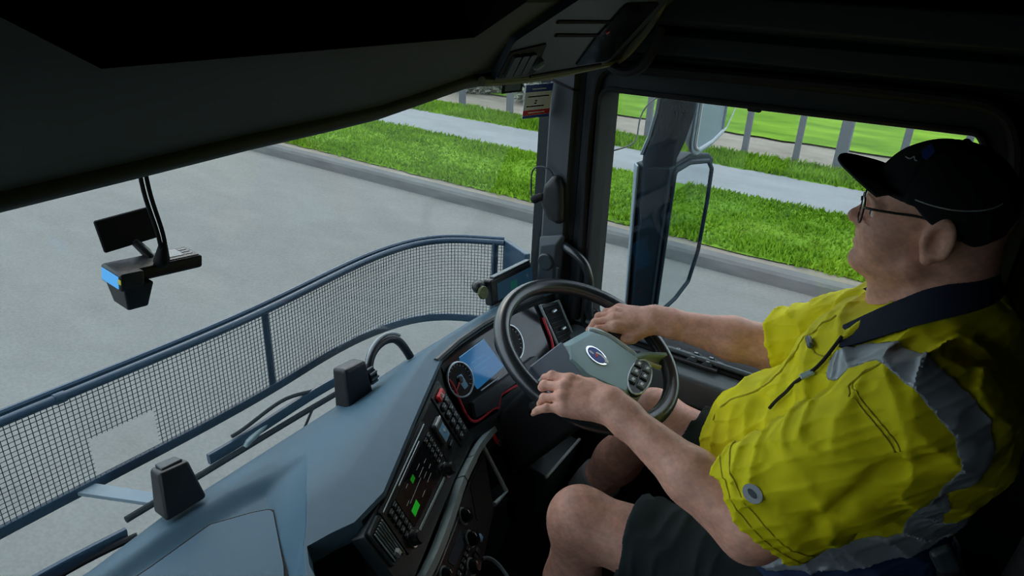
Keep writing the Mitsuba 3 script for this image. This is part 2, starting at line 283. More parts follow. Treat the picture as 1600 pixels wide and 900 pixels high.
add('window_seal', cat(*[hull([(a[0], y, a[1]) for a in (p, q) for y in (-1.665, -1.575)], 0.007, 0) for p, q in zip(list(hole_r.exterior.coords)[:-1], list(hole_r.exterior.coords)[1:])]), 'rubber', 30, 'door_1')
# door furniture
add('armrest', hull([(0.80, -1.60, 1.69), (0.80, -1.535, 1.675), (0.80, -1.535, 1.62), (0.80, -1.60, 1.60), (0.1, -1.60, 1.69), (0.1, -1.525, 1.675), (0.1, -1.525, 1.615), (0.1, -1.60, 1.60)], 0.012), 'grey_plastic', 35, 'door_1')
add('sill', hull([(0.80, -1.60, 1.70), (0.80, -1.58, 1.715), (0.0, -1.60, 1.70), (0.0, -1.58, 1.715)], 0.006), 'grey_plastic', 35, 'door_1')
add('door_pocket', hull([(0.80, -1.585, 1.56), (0.80, -1.545, 1.55), (0.80, -1.545, 1.25), (0.0, -1.585, 1.56), (0.0, -1.545, 1.55), (0.0, -1.545, 1.25)], 0.01), 'black_plastic', 35, 'door_1')
sp = add('switch_plate', rbox((0.15, 0.055, 0.008), 0.003, (0.46, -1.585, 1.704)), 'black_plastic', 35, 'door_1')
for k, (x, y) in enumerate([(0.50, -1.59), (0.455, -1.60), (0.455, -1.575), (0.415, -1.60), (0.415, -1.575)]):
    b = add('switch', hull([(x - 0.012, y - 0.008, 1.708), (x + 0.012, y - 0.008, 1.708), (x - 0.012, y + 0.008, 1.708), (x + 0.012, y + 0.008, 1.708), (x - 0.008, y, 1.716), (x + 0.006, y, 1.713)], 0.002), 'fascia_plastic', 35, sp)
    add('legend', tube(V3(x, y, 1.718) + 0.004 * np.stack([np.cos(np.linspace(0, 6.28, 10)[:-1]), np.sin(np.linspace(0, 6.28, 10)[:-1]), 0 * np.linspace(0, 1, 9)], 1), 0.0009, 5, True) if k == 0 else box((x - 0.005, y - 0.002, 1.7155), (x + 0.005, y + 0.002, 1.718)), 'legend', False, sp)
# grab handle at the pillar
gh = thing('grab_handle', 'short curved black grab handle on the pillar just above the steering wheel rim', 'grab handle')
add('grip', tube(spline([(0.848, -1.575, 1.935), (0.826, -1.545, 1.930), (0.776, -1.535, 1.912), (0.752, -1.537, 1.875), (0.748, -1.545, 1.800), (0.751, -1.57, 1.740)], 30), 0.0115, 12), 'leather', 35, gh)
for z, x in ((1.937, 0.852), (1.74, 0.752)): add('mount', hull([(x - 0.012, -1.585, z - 0.014), (x + 0.012, -1.585, z - 0.014), (x - 0.012, -1.585, z + 0.014), (x + 0.012, -1.585, z + 0.014), (x, -1.572, z)], 0.005), 'black_plastic', 35, gh)
# pillar speaker housing
ps = thing('tweeter_pod', 'grey plastic pod with a round speaker low on the windscreen pillar', 'speaker')
add('housing', hull([(0.905, -1.548, 1.935), (0.845, -1.548, 1.955), (0.905, -1.548, 1.810), (0.850, -1.548, 1.800), (0.895, -1.537, 1.920), (0.855, -1.537, 1.935), (0.895, -1.537, 1.830), (0.860, -1.537, 1.830)], 0.008), 'pillar_plastic', 35, ps)
add('grille', Frame((0.878, -1.529, 1.882), (-1, 0, 0.1), (0, 1, 0))(cyl(0.024, 0.008, 24, 0.004)), 'fascia_plastic', 35, ps)
add('button', rbox((0.012, 0.01, 0.04), 0.004, (0.842, -1.533, 1.855)), 'fascia_plastic', 35, ps)
# clip-on microphone with a wire loop, higher up
mc = thing('microphone', 'dark oval two-way radio microphone clipped to the pillar with a thin wire loop', 'microphone')
add('body', hull([(0.873, -1.545, 2.102), (0.863, -1.545, 2.082), (0.878, -1.545, 2.012), (0.858, -1.545, 2.007), (0.893, -1.542, 2.042), (0.888, -1.542, 2.082)], 0.017), 'black_plastic', 35, mc)
add('knob', hull([(0.908, -1.535, 2.057), (0.926, -1.53, 2.047)], [0.010, 0.012]), 'rubber', 35, mc)
add('wire_loop', tube(spline([(0.883, -1.545, 2.112), (0.913, -1.54, 2.134), (0.940, -1.54, 2.124), (0.946, -1.54, 2.082), (0.940, -1.538, 2.047), (0.928, -1.533, 2.040)], 24), 0.0022, 6), 'steel_wire', 35, mc)
# seat behind the driver
st = thing('driver_seat', 'black cloth driver seat with a tall backrest behind the man in yellow', 'seat')
add('cushion', hull([(0.30, -1.44, 1.42), (0.30, -0.98, 1.42), (-0.25, -1.46, 1.40), (-0.25, -0.96, 1.40), (0.30, -1.44, 1.36), (0.30, -0.98, 1.36), (-0.25, -1.46, 1.32), (-0.25, -0.96, 1.32)], 0.05, 2), 'seat_cloth', 35, st)
add('backrest', hull([(-0.31, -1.43, 1.48), (-0.31, -0.97, 1.48), (-0.345, -1.43, 2.02), (-0.345, -0.97, 2.02), (-0.36, -1.38, 2.16), (-0.36, -1.04, 2.16), (-0.45, -1.38, 2.14), (-0.45, -1.04, 2.14), (-0.42, -1.43, 1.5), (-0.42, -0.97, 1.5)], 0.045, 2), 'seat_cloth', 35, st)
add('headrest', hull([(-0.27, -1.34, 2.22), (-0.27, -1.08, 2.22), (-0.27, -1.33, 2.42), (-0.27, -1.09, 2.42), (-0.34, -1.33, 2.22), (-0.34, -1.09, 2.22), (-0.34, -1.32, 2.42), (-0.34, -1.10, 2.42)], 0.035, 2), 'seat_cloth', 35, st)
add('pedestal', hull([(0.2, -1.4, 1.08), (0.2, -1.02, 1.08), (-0.25, -1.4, 1.08), (-0.25, -1.02, 1.08), (0.15, -1.35, 1.36), (0.15, -1.05, 1.36), (-0.2, -1.35, 1.36), (-0.2, -1.05, 1.36)], 0.01), 'black_plastic', 35, st)
bk = add('buckle', hull([(-0.115, -0.915, 1.895), (-0.10, -0.915, 1.915), (-0.125, -0.92, 1.905), (-0.11, -0.92, 1.925)], 0.008), 'fascia_plastic', 35, st)
add('belt_stalk', tube(spline([(-0.118, -0.917, 1.90), (-0.15, -0.922, 1.80), (-0.2, -0.92, 1.6), (-0.24, -0.92, 1.45)], 16), 0.014, 8), 'black_plastic', 35, st)
# overhead console above the windscreen: an open tray on the left, a switch pod on the right
ys = [0.43, 0.1, -0.29, -0.45, -0.59, -0.72, -0.83, -0.92, -1.01, -1.27, -1.53]
lo = {0.43: (0.815, 2.35), 0.1: (0.813, 2.352), -0.29: (0.81, 2.355), -0.45: (0.80, 2.364), -0.59: (0.793, 2.372), -0.72: (0.789, 2.376), -0.83: (0.785, 2.381), -0.92: (0.768, 2.397), -1.01: (0.748, 2.415), -1.27: (0.75, 2.413), -1.53: (0.745, 2.42)}
def console_section(y):
    x, z = lo[y]; face = [(0.607, 2.553), (0.64, 2.519), (0.665, 2.494)]
    rnd = [(x + 0.03 - 0.03 * math.cos(a) * 0.9 , z + 0.004 - 0.018 * math.sin(a)) for a in np.linspace(-0.5, 1.5, 7)]
    return [(0.90, y, 2.90), (0.62, y, 2.90), (0.60, y, 2.60)] + [(a, y, b) for a, b in face] + [(0.665 + (rnd[0][0] - 0.665) * t, y, 2.494 + (rnd[0][1] - 2.494) * t) for t in (0.33, 0.66)] + [(a, y, b) for a, b in rnd] + [(x + 0.10, y, z + 0.04), (0.92, y, 2.47)]
body = loft([console_section(y) for y in ys])
tray = hull([(0.50, -0.335, 2.503), (0.50, -0.885, 2.503), (0.76, -0.335, 2.503), (0.76, -0.885, 2.503), (0.50, -0.12, 2.62), (0.50, -0.95, 2.56), (0.76, -0.12, 2.62), (0.76, -0.95, 2.56), (0.5, 0.3, 2.86), (0.5, -0.95, 2.86), (0.76, 0.3, 2.86), (0.76, -0.95, 2.86)])
deep = hull([(0.75, -0.33, 2.44), (0.75, -0.88, 2.44), (0.88, -0.33, 2.44), (0.88, -0.88, 2.44), (0.75, 0.25, 2.86), (0.75, -0.93, 2.86), (0.88, 0.25, 2.86), (0.88, -0.93, 2.86)])
oc = thing('overhead_console', 'dark olive overhead console with an open tray across the top of the windscreen', 'overhead console')
add('body', cut(body, tray, deep), 'console_plastic', 28, oc)
add('edge_trim', tube(spline([(0.738, -1.02, 2.418), (0.742, -1.27, 2.408), (0.738, -1.48, 2.412), (0.722, -1.545, 2.425), (0.68, -1.535, 2.47), (0.63, -1.50, 2.53), (0.60, -1.47, 2.6)], 40), 0.009, 8), 'console_trim', 35, oc)
cf = Frame((0.80, 0, 2.365), (0, -1, 0), (-0.135, 0, -0.14))      # u to the right, v up the face
up = lambda u, v: (u, v)
pod = add('switch_pod', cf(prism(rounded([up(1.05, 0.075), up(1.0, 0.17), up(0.985, 0.195), up(1.03, 0.25), up(1.07, 0.30), up(1.44, 0.30), up(1.50, 0.10), up(1.47, 0.075)], 0.012), 0.012)), 'pillar_plastic', 30, oc)
add('recess', cf(prism(rounded([up(1.04, 0.098), up(1.165, 0.094), up(1.095, 0.185), up(0.998, 0.172)], 0.006), 0.003, 0.012)), 'matte_black', 30, pod)
for k, u in enumerate((1.035, 1.06, 1.085)): add('slider', cf(prism(rounded([up(u + 0.012, 0.108), up(u + 0.034, 0.108), up(u - 0.002, 0.165), up(u - 0.022, 0.165)], 0.003), 0.006, 0.015)), 'fascia_plastic', 30, pod)
add('knob', cf(move(cyl(0.012, 0.014, 20, 0.004), 1.122, 0.135, 0.014)), 'grey_plastic', 35, pod)
for a, b in (((1.10, 0.205), (1.30, 0.19)), ((1.06, 0.24), (1.26, 0.23)), ((1.16, 0.085), (1.45, 0.085))): add('groove', cf(tube([(a[0], a[1], 0.0125), (b[0], b[1], 0.0125)], 0.004, 6)), 'matte_black', 35, pod)
add('dark_screen', cf(prism(rounded([up(1.315, 0.10), up(1.46, 0.10), up(1.40, 0.28), up(1.25, 0.28), up(1.27, 0.19)], 0.01), 0.004, 0.012)), 'gloss_black', 30, pod)
add('indicator', cf(move(cyl(0.004, 0.003, 10), 1.29, 0.205, 0.016)), 'red', 35, pod)
# hanging hose at the pillar top
hz = thing('cable_loop', 'thick black cable looping from the overhead console to the top of the door pillar', 'cable')
add('cable', tube(spline([(0.62, -1.50, 2.50), (0.632, -1.50, 2.455), (0.655, -1.505, 2.415), (0.69, -1.51, 2.398), (0.735, -1.52, 2.405), (0.76, -1.56, 2.43), (0.765, -1.59, 2.44)], 30), 0.012, 10), 'rubber', 35, hz)
# windscreen stickers
def sticker(y0, y1, z0, z1, lab):
    k = thing('sticker', lab, 'sticker'); xm = lambda y, z: ws(y, z) - 0.004
    o = V3(xm(y0, z0), y0, z0); fr = Frame(o, V3(xm(y1, z0), y1, z0) - o, (-1, -0.25, -0.1)); w, h = np.hypot(y1 - y0, xm(y1, z0) - xm(y0, z0)), z1 - z0
    def part(name, a, t0, b, t1, n0, n1, m): add(name, fr(box((w * a, h * (1 - t1), n0), (w * b, h * (1 - t0), n1))), m, False, k)
    return part
p_ = sticker(-1.473, -1.556, 2.262, 2.345, 'white windscreen sticker with a blue heading and a red band by the pillar')
p_('sheet', 0, 0, 1, 1, 0, 0.001, 'white'); p_('blue_heading', 0, 0, 1, 0.22, 0.001, 0.0016, 'blue'); p_('heading_line', 0.25, 0.12, 0.75, 0.15, 0.0016, 0.0022, 'white'); p_('red_band', 0, 0.76, 1, 0.91, 0.001, 0.0016, 'red'); p_('blue_foot', 0, 0.92, 1, 1, 0.001, 0.0016, 'blue'); p_('red_band_line', 0.2, 0.82, 0.8, 0.85, 0.0016, 0.0022, 'white')
for a_, b_, t_ in ((0.12, 0.9, 0.34), (0.4, 0.48, 0.47), (0.38, 0.46, 0.54), (0.1, 0.75, 0.63)): p_('text_line', a_, t_, b_, t_ + 0.035, 0.001, 0.0016, 'matte_black')
p_ = sticker(-1.392, -1.458, 2.330, 2.354, 'small blue-black windscreen sticker beside the larger white one')
p_('sheet', 0, 0, 1, 1, 0, 0.001, 'matte_black'); p_('pale_panel', 0.14, 0.2, 0.9, 0.8, 0.001, 0.0016, 'blue_steel')
# ---- dashboard
dash = thing('dashboard', 'blue-grey truck dashboard wrapping round the driver, with cluster, radio and vents', 'dashboard')
YR = np.array([0.44, 0.10, -0.30, -0.47, -0.488, -0.51, -0.55, -0.588, -0.665, -0.862, -1.064, -1.14, -1.25, -1.40, -1.50, -1.585])[::-1]
XR = np.array([0.52, 0.54, 0.56, 0.60, 0.640, 0.670, 0.662, 0.650, 0.662, 0.763, 0.864, 0.876, 0.882, 0.878, 0.87, 0.862])[::-1]
ZR = np.array([1.80] * 14 + [1.795, 1.785])[::-1]
YF = np.array([0.44, 0.0, -0.33, -0.46, -0.86, -1.12, -1.36, -1.50, -1.585])[::-1]; XF = np.array([0.93, 0.955, 0.965, 0.985, 0.997, 1.012, 1.010, 0.972, 0.945])[::-1]
CREASE = np.array([(0.90, -0.708), (0.863, -0.676), (0.775, -0.599), (0.712, -0.545), (0.680, -0.512), (0.655, -0.492), (0.50, -0.37)])    # where the raised driver's side drops to the passenger side
def sst(a, b, x): t = np.clip((x - a) / (b - a), 0, 1); return t * t * (3 - 2 * t)
def dash_z(x, y):
    x, y = np.asarray(x, float), np.asarray(y, float) + 0 * np.asarray(x, float)
    xf, xr, zr = np.interp(y, YF, XF), np.interp(y, YR, XR), np.interp(y, YR, ZR)
    xr = np.where(y > -0.665, 0.662, xr); t = np.clip((xf - x) / (xf - xr), 0, 1)
    high = 1.72 + (zr - 1.72) * sst(-0.02, 0.78, t)
    yc = np.interp(x, CREASE[::-1, 0], CREASE[::-1, 1]); d = (y - yc) * 0.76; w = np.interp(x, [0.6, 0.67, 0.712, 0.775, 0.863, 0.90], [0.02, 0.022, 0.034, 0.050, 0.070, 0.075])
    k = np.clip(d / w, 0, 1) ** 0.85; k = k * (1.0 - 0.0 * k)
    xl = np.interp(-y, [0.35, 0.419, 0.556, 0.649, 0.72], [0.945, 0.944, 0.939, 0.92, 0.90]); m = sst(0.0, 0.045, xl - x)
    strip = 1.72 + 0.012 * sst(0, 0.05, xf - x); left = strip * (1 - m) + 1.716 * m
    kk = np.clip(d / w, 0, 1); side = high * (1 - k) + 1.716 * k
    s2 = sst(-0.06, 0.0, y + 0.64); front = high * (1 - s2 * sst(0.0, 0.05, d + 0.06)) + strip * s2 * sst(0.0, 0.05, d + 0.06)
    return side * m + np.where(d > -0.06, front, high) * (1 - m)
yy = np.unique(np.r_[np.linspace(0.44, -0.44, 50), np.linspace(-0.44, -0.76, 170), np.linspace(-0.76, -1.585, 110)])[::-1]; tt = np.linspace(0, 1, 130)
P, Q_ = [], []
for y in yy:
    xf, xr = np.interp(y, YF, XF), np.interp(y, YR, XR); x = xf + (xr - xf) * tt
    top = np.stack([x, x * 0 + y, dash_z(x, y)], 1); e = top[-1]; en = -0.60 < y < -0.486
    down = V3(-0.40, -0.186 * (1 - sst(-1.0, -1.1, y)), -0.9) if y <= -0.60 else V3(-0.1, 0, -1)
    bev = e + (V3(-0.010, 0.0, -0.028) if en else V3(-0.004, -0.001, -0.006))
    P.append(np.vstack([[(xf + 0.03, y, 1.60), (xf + 0.012, y, 1.70)], top, [bev]])); Q_.append([bev, bev + down * 0.015 + V3(0.006, 0.003, 0), bev + down * 0.30 + V3(0.01, 0.005, 0)])
DASH_FLIP = True
add('body', grid(np.array(P), DASH_FLIP), 'dash_plastic', 24, dash); add('underside', grid(np.array(Q_), DASH_FLIP), 'black_plastic', 30, dash)
# passenger-side lid in a dark gap
lid_o = rounded([(0.848, -0.582), (0.868, -0.555), (0.900, -0.496), (0.893, -0.39), (0.885, 0.30), (0.62, 0.30), (0.62, -0.42), (0.730, -0.508)], 0.012)
def on_dash(poly, h):
    m = prism(poly, 1.0).subdivide_to_size(0.02); v = m.vertices.copy(); v[:, 2] = np.where(v[:, 2] > 0.5, 1.7165 + h, 1.69); m.vertices = v; return m
add('lid_gap', on_dash(lid_o.buffer(0.006), 0.0045), 'matte_black', 30, dash)
add('lid', on_dash(lid_o, 0.008), 'lid_plastic', 30, dash)
# fascia facing the driver: its frame runs along the ridge
FA = V3(0.618, -0.545, 1.797); FU = V3(0.423, -0.906, 0); FN = V3(-0.785, -0.366, 0.5)
ff = Frame(FA, FU, FN); S = -1.0 if ff.v[2] > 0 else 1.0
def pf(pts): return [(u, S * v) for u, v in pts]
def plate(pts, n0, n1, r=0.003, fr=ff): return fr(prism(rounded(pf(pts), r, 3), n1 - n0, n0))
def bar(u, v, w, h, n0, n1, fr=ff, c=0.0012, rot=0.0):
    m = cbox((w, h, n1 - n0), c); m.apply_transform(trimesh.transformations.rotation_matrix(S * rot, [0, 0, 1])); m.apply_translation([u, S * v, (n0 + n1) / 2]); return fr(m)
def disc(u, v, r, n0, n1, fr=ff, n=20, c=0.002): return fr(move(cyl(r, n1 - n0, n, c), u, S * v, n0))
fp = add('fascia', plate([(0.036, 0.010), (0.50, 0.010), (0.50, 0.175), (0.34, 0.158), (0.07, 0.145), (0.040, 0.10)], -0.02, 0.004, 0.006), 'fascia_plastic', 30, dash)
def vent(name, pts, rows, fr, parent, across=False, n0=0.004, label=None):
    v = add(name, plate(pts, n0 - 0.002, n0 + 0.006, 0.006, fr), 'fascia_plastic', 30, parent)
    c = np.mean(pts, 0); inner = [tuple(c + (np.array(p) - c) * 0.86) for p in pts]
    add('opening', plate(inner, n0 + 0.006, n0 + 0.0065, 0.004, fr), 'matte_black', 30, v)
    a, b, d, e = [np.array(p) for p in inner]
    for k in range(rows):
        t = (k + 0.5) / rows; p, q = (a + (e - a) * t, b + (d - b) * t) if not across else (a + (b - a) * t, e + (d - e) * t)
        p, q = p + (q - p) * 0.04, q - (q - p) * 0.04
        add('slat', tube([fr.at(p[0], S * p[1], n0 + 0.009), fr.at(q[0], S * q[1], n0 + 0.009)], 0.0013 if across else 0.0022, 6), 'satin' if across else 'fascia_plastic', 40, v)
    return v, (a, b, d, e)
v1, q = vent('air_vent', [(0.043, 0.014), (0.089, 0.014), (0.089, 0.107), (0.048, 0.090)], 6, ff, dash, True)
add('thumbwheel', bar(0.066, 0.080, 0.016, 0.014, 0.010, 0.020, c=0.004), 'silver', 35, v1)
# radio unit
ra = add('radio', plate([(0.093, 0.014), (0.352, 0.014), (0.345, 0.135), (0.093, 0.112)], 0.0, 0.010, 0.006), 'black_plastic', 30, dash); note(ra, 'radio unit with a touch screen between two columns of keys')
sc = add('screen', plate([(0.143, 0.034), (0.306, 0.034), (0.306, 0.112), (0.143, 0.098)], 0.010, 0.0115, 0.003), 'gloss_black', 30, ra)
scene['green_light'] = {'type': 'diffuse', 'reflectance': {'type': 'rgb', 'value': [0.02, 0.45, 0.03]}}
def lit(key, mesh, rgb, parent, mat='gloss_black'): k = add(key, mesh, mat, False, parent); scene[k]['emitter'] = {'type': 'area', 'radiance': {'type': 'rgb', 'value': rgb}}; return k
lit('green_icon', bar(0.176, 0.083, 0.030, 0.014, 0.0115, 0.012), [0.0008, 0.026, 0.0012], sc)
lit('green_icon', bar(0.216, 0.050, 0.016, 0.010, 0.0115, 0.012), [0.0006, 0.015, 0.0008], sc)
for k, (u, v, w) in enumerate([(0.205, 0.067, 0.07), (0.25, 0.05, 0.02), (0.25, 0.062, 0.03), (0.255, 0.074, 0.02), (0.262, 0.086, 0.028), (0.22, 0.088, 0.02), (0.28, 0.06, 0.015), (0.284, 0.076, 0.014), (0.165, 0.062, 0.014), (0.19, 0.044, 0.012)]):
    add('text_line', bar(u, v, w, 0.0016, 0.0115, 0.0121), 'legend', False, sc)
add('top_trim', bar(0.222, 0.0205, 0.25, 0.003, 0.010, 0.013), 'satin', 35, ra)
add('slot', bar(0.235, 0.0275, 0.13, 0.003, 0.010, 0.0125), 'silver', 35, ra)
add('key_strip', bar(0.222, 0.117, 0.17, 0.006, 0.010, 0.0128, rot=0.08), 'satin', 35, ra)
for c, us in (('l', (0.113, 0.131)), ('r', (0.318, 0.335))):
    for u in us:
        for k in range(5):
            kk = add('key', bar(u, 0.036 + 0.0125 * k + (0.006 if c == 'r' else 0), 0.0145, 0.0095, 0.010, 0.0145), 'fascia_plastic', 35, ra)
            add('legend', bar(u, 0.036 + 0.0125 * k + (0.006 if c == 'r' else 0), 0.006, 0.002, 0.0145, 0.0149), 'legend', False, kk)
for u, v in ((0.122, 0.103), (0.327, 0.121)):
    kn = add('knob', disc(u, v, 0.0125, 0.010, 0.028, c=0.003), 'black_plastic', 35, ra); add('ring', disc(u, v, 0.0155, 0.010, 0.014, c=0.001), 'chrome', 35, kn)
# storage recess with a pale box
add('recess', plate([(0.358, 0.018), (0.425, 0.018), (0.418, 0.125), (0.356, 0.122)], 0.004, 0.0055, 0.004), 'matte_black', 30, dash)
bx = add('tag_reader', bar(0.388, 0.068, 0.038, 0.05, 0.0055, 0.016, c=0.003), 'grey_plastic', 35, dash)
add('face', bar(0.388, 0.074, 0.030, 0.030, 0.016, 0.0165), 'pale_blue', 35, bx); add('top_edge', bar(0.388, 0.046, 0.036, 0.006, 0.016, 0.018), 'white', 35, bx); add('lamp', disc(0.39, 0.072, 0.004, 0.0165, 0.018), 'white', 35, bx)
add('lower_key', bar(0.398, 0.110, 0.022, 0.008, 0.0055, 0.012), 'fascia_plastic', 35, dash)
# switch column with the red hazard switch
sw = add('switch_column', plate([(0.432, 0.014), (0.492, 0.012), (0.492, 0.158), (0.430, 0.142)], 0.003, 0.0075, 0.004), 'black_plastic', 30, dash)
hz_ = add('hazard_switch', bar(0.462, 0.029, 0.040, 0.018, 0.0075, 0.016, c=0.004), 'red', 35, sw)
tri = sg.Polygon([(0, 0.006), (0.006, -0.005), (-0.006, -0.005)]); tri = tri.difference(tri.buffer(-0.0014))
add('triangle', ff(move(prism(tri, 0.0006), 0.462, S * 0.029, 0.016)), 'white', False, hz_)
for r_, v in enumerate((0.052, 0.072, 0.092, 0.111, 0.129)):
    for u in (0.450, 0.474):
        s_ = add('switch', bar(u, v, 0.021, 0.0155, 0.0075, 0.0135, c=0.0025), 'fascia_plastic', 35, sw); add('legend', bar(u, v - 0.002, 0.008, 0.0028, 0.0135, 0.0139), 'legend', False, s_)
# silver strip under the fascia, then the lower panel
st_ = [(0.045, 0.150), (0.13, 0.166), (0.229, 0.172), (0.30, 0.172), (0.355, 0.172)]
def ribbon(pts, hw, n0, n1, fr=ff, q=24):
    p = spline([(u, S * v, 0) for u, v in pts], q)[:, :2]; return fr(prism(sg.LineString(p).buffer(hw, cap_style='flat', quad_segs=2), n1 - n0, n0))
add('silver_strip', ribbon(st_, 0.0068, 0.0, 0.020), 'satin', 35, dash)
add('silver_strip', ribbon([(0.360, 0.173), (0.40, 0.177), (0.435, 0.182)], 0.0068, 0.0, 0.020), 'satin', 35, dash)
add('silver_strip', ribbon([(0.440, 0.183), (0.50, 0.193), (0.57, 0.212), (0.66, 0.24), (0.75, 0.275)], 0.0065, 0.0, 0.018), 'satin', 35, dash)
lp = add('lower_panel', plate([(0.06, 0.168), (0.36, 0.192), (0.50, 0.205), (0.40, 0.292), (0.26, 0.300), (0.18, 0.285)], -0.012, 0.012, 0.006), 'black_plastic', 30, dash)
add('edge_line', ribbon([(0.10, 0.182), (0.2, 0.190), (0.30, 0.196)], 0.0012, 0.012, 0.0135), 'silver', 35, lp)
for u, v in ((0.285, 0.205), (0.262, 0.243), (0.135, 0.205), (0.215, 0.268)):
    kn = add('knob', disc(u, v, 0.014, 0.012, 0.030, c=0.004), 'gloss_black', 35, lp); add('ring', disc(u, v, 0.0175, 0.012, 0.016, c=0.001), 'satin', 35, kn); add('pointer', bar(u, v - 0.006, 0.002, 0.008, 0.030, 0.0305), 'white', False, kn)
add('display', plate([(0.165, 0.202), (0.255, 0.208), (0.235, 0.232), (0.175, 0.224)], 0.012, 0.0135, 0.003), 'blue_steel', 30, lp)
for k in range(6): s_ = add('key', bar(0.170 + 0.0165 * k, 0.240 + 0.0012 * k, 0.013, 0.011, 0.012, 0.017), 'fascia_plastic', 35, lp); add('legend', bar(0.170 + 0.0165 * k, 0.240 + 0.0012 * k, 0.006, 0.002, 0.017, 0.0175), 'legend', False, s_)
for k in range(5): add('key', bar(0.19 + 0.0175 * k, 0.262 + 0.003 * k, 0.014, 0.012, 0.012, 0.017), 'fascia_plastic', 35, lp)
add('blue_key', bar(0.292, 0.270, 0.014, 0.012, 0.012, 0.018), 'pale_blue', 35, lp)
add('tray', plate([(0.37, 0.197), (0.485, 0.212), (0.405, 0.278), (0.315, 0.25)], 0.012, 0.0135, 0.006), 'matte_black', 30, lp)
add('tray_rim', ff(tube([(0.405, S * 0.285, 0.016), (0.485, S * 0.318, 0.014), (0.50, S * 0.20, 0.014)], 0.005, 8)), 'satin', 35, lp)
kb = thing('power_cable', 'thin grey cable curving down from the lower dashboard panel into the dark footwell', 'cable')
add('cable', tube(spline([ff.at(0.262, S * 0.296, 0.012), ff.at(0.28, S * 0.32, 0.02), ff.at(0.26, S * 0.36, 0.04), ff.at(0.24, S * 0.42, 0.05)], 20), 0.004, 8), 'grey_plastic', 35, kb)
kt = thing('key_tag', 'small red key tag hanging under the silver strip beside the steering column', 'key tag')
add('tag', bar(0.565, 0.228, 0.014, 0.026, 0.014, 0.019, c=0.002), 'red', 35, kt); add('ring', ff(tube([(0.572 + 0.007 * math.cos(a), S * (0.246 + 0.007 * math.sin(a)), 0.017) for a in np.linspace(0, 5.8, 12)], 0.0012, 6, True)), 'chrome', 35, kt)
# instrument cluster
cfr = Frame((0.866, -1.064, 1.795), (0, -1, 0), (-0.866, 0, 0.5))
ic = add('instrument_cluster', plate([(-0.008, 0.010), (0.10, 0.003), (0.30, 0.003), (0.392, 0.014), (0.388, 0.05), (0.380, 0.140), (0.287, 0.165), (0.2, 0.157), (0.128, 0.150), (0.102, 0.173), (0.010, 0.160), (-0.010, 0.045)], -0.018, 0.004, 0.006, cfr), 'gloss_black', 30, dash); note(ic, 'instrument cluster with a blue screen between two dials')
scene['blue_screen'] = {'type': 'diffuse', 'reflectance': {'type': 'rgb', 'value': [0.03, 0.12, 0.25]}}
bs = lit('blue_display', plate([(0.050, 0.020), (0.152, 0.014), (0.180, 0.098), (0.066, 0.106)], 0.004, 0.0055, 0.003, cfr), [0.0012, 0.0105, 0.026], ic)
for u, v, w in ((0.105, 0.045, 0.05), (0.115, 0.058, 0.06), (0.11, 0.071, 0.035)): lit('text_line', bar(u, v, w, 0.002, 0.0055, 0.0061, cfr), [0.004, 0.02, 0.04], bs)
add('display_edge', bar(0.10, 0.0155, 0.10, 0.0022, 0.0055, 0.009, cfr, rot=-0.05), 'pale_blue', 35, ic)
for u, v, r in ((0.025, 0.062, 0.040), (0.232, 0.058, 0.046)):
    g = add('dial', disc(u, v, r, 0.004, 0.007, cfr, 36), 'matte_black', 35, ic)
    add('bezel', cfr(tube([(u + r * math.cos(a), S * v + r * math.sin(a), 0.009) for a in np.linspace(0, 2 * np.pi, 41)[:-1]], 0.0026, 8, True)), 'silver', 40, g)
    for k in range(17):
        a = math.radians(-40 + 260 * k / 16); p = cbox((0.0066 if k % 2 == 0 else 0.004, 0.0012, 0.0005), 0.0001); p.apply_transform(trimesh.transformations.rotation_matrix(a, [0, 0, 1])); add('tick', cfr(move(p, u + r * 0.86 * math.cos(a), S * v + r * 0.86 * math.sin(a), 0.0073)), 'white', False, g)
    a = math.radians(75 if u > 0.1 else 215); add('needle', cfr(hull([(u, S * v, 0.009), (u + 0.8 * r * math.cos(a), S * v + 0.8 * r * math.sin(a), 0.009)], [0.003, 0.0008], 0)), 'red', 35, g); add('cap', disc(u, v, 0.008, 0.007, 0.012, cfr), 'black_plastic', 35, g)
add('glass_patch', plate([(0.018, 0.052), (0.036, 0.052), (0.042, 0.085), (0.026, 0.088)], 0.0072, 0.0076, 0.003, cfr), 'pale_blue', 30, ic)
add('light_strip', bar(0.112, 0.113, 0.075, 0.003, 0.004, 0.008, cfr, rot=0.0), 'light_plastic', 35, ic)
add('lower_ledge', plate([(0.03, 0.122), (0.30, 0.122), (0.30, 0.150), (0.128, 0.146), (0.10, 0.166), (0.018, 0.156)], 0.004, 0.014, 0.004, cfr), 'fascia_plastic', 30, ic)
add('red_trim', cfr(tube(spline([(-0.009, S * 0.045, 0.008), (-0.002, S * 0.10, 0.008), (0.010, S * 0.160, 0.010), (0.05, S * 0.166, 0.010), (0.100, S * 0.172, 0.010)], 24), 0.0034, 8)), 'red_trim', 40, ic)
add('red_trim', cfr(tube([(0.100, S * 0.172, 0.010), (0.126, S * 0.149, 0.010), (0.20, S * 0.156, 0.010), (0.24, S * 0.16, 0.010)], 0.0036, 8)), 'red_trim', 40, ic)
add('red_trim', cfr(tube(spline([(0.265, S * 0.163, 0.010), (0.287, S * 0.163, 0.010), (0.378, S * 0.138, 0.010), (0.388, S * 0.09, 0.010), (0.389, S * 0.05, 0.010)], 24), 0.0036, 8)), 'red_trim', 40, ic)
add('hood', tube([(0.866, -1.05, 1.797), (0.880, -1.15, 1.80), (0.884, -1.25, 1.801), (0.879, -1.40, 1.80), (0.868, -1.50, 1.794)], 0.008, 8), 'fascia_plastic', 35, dash)
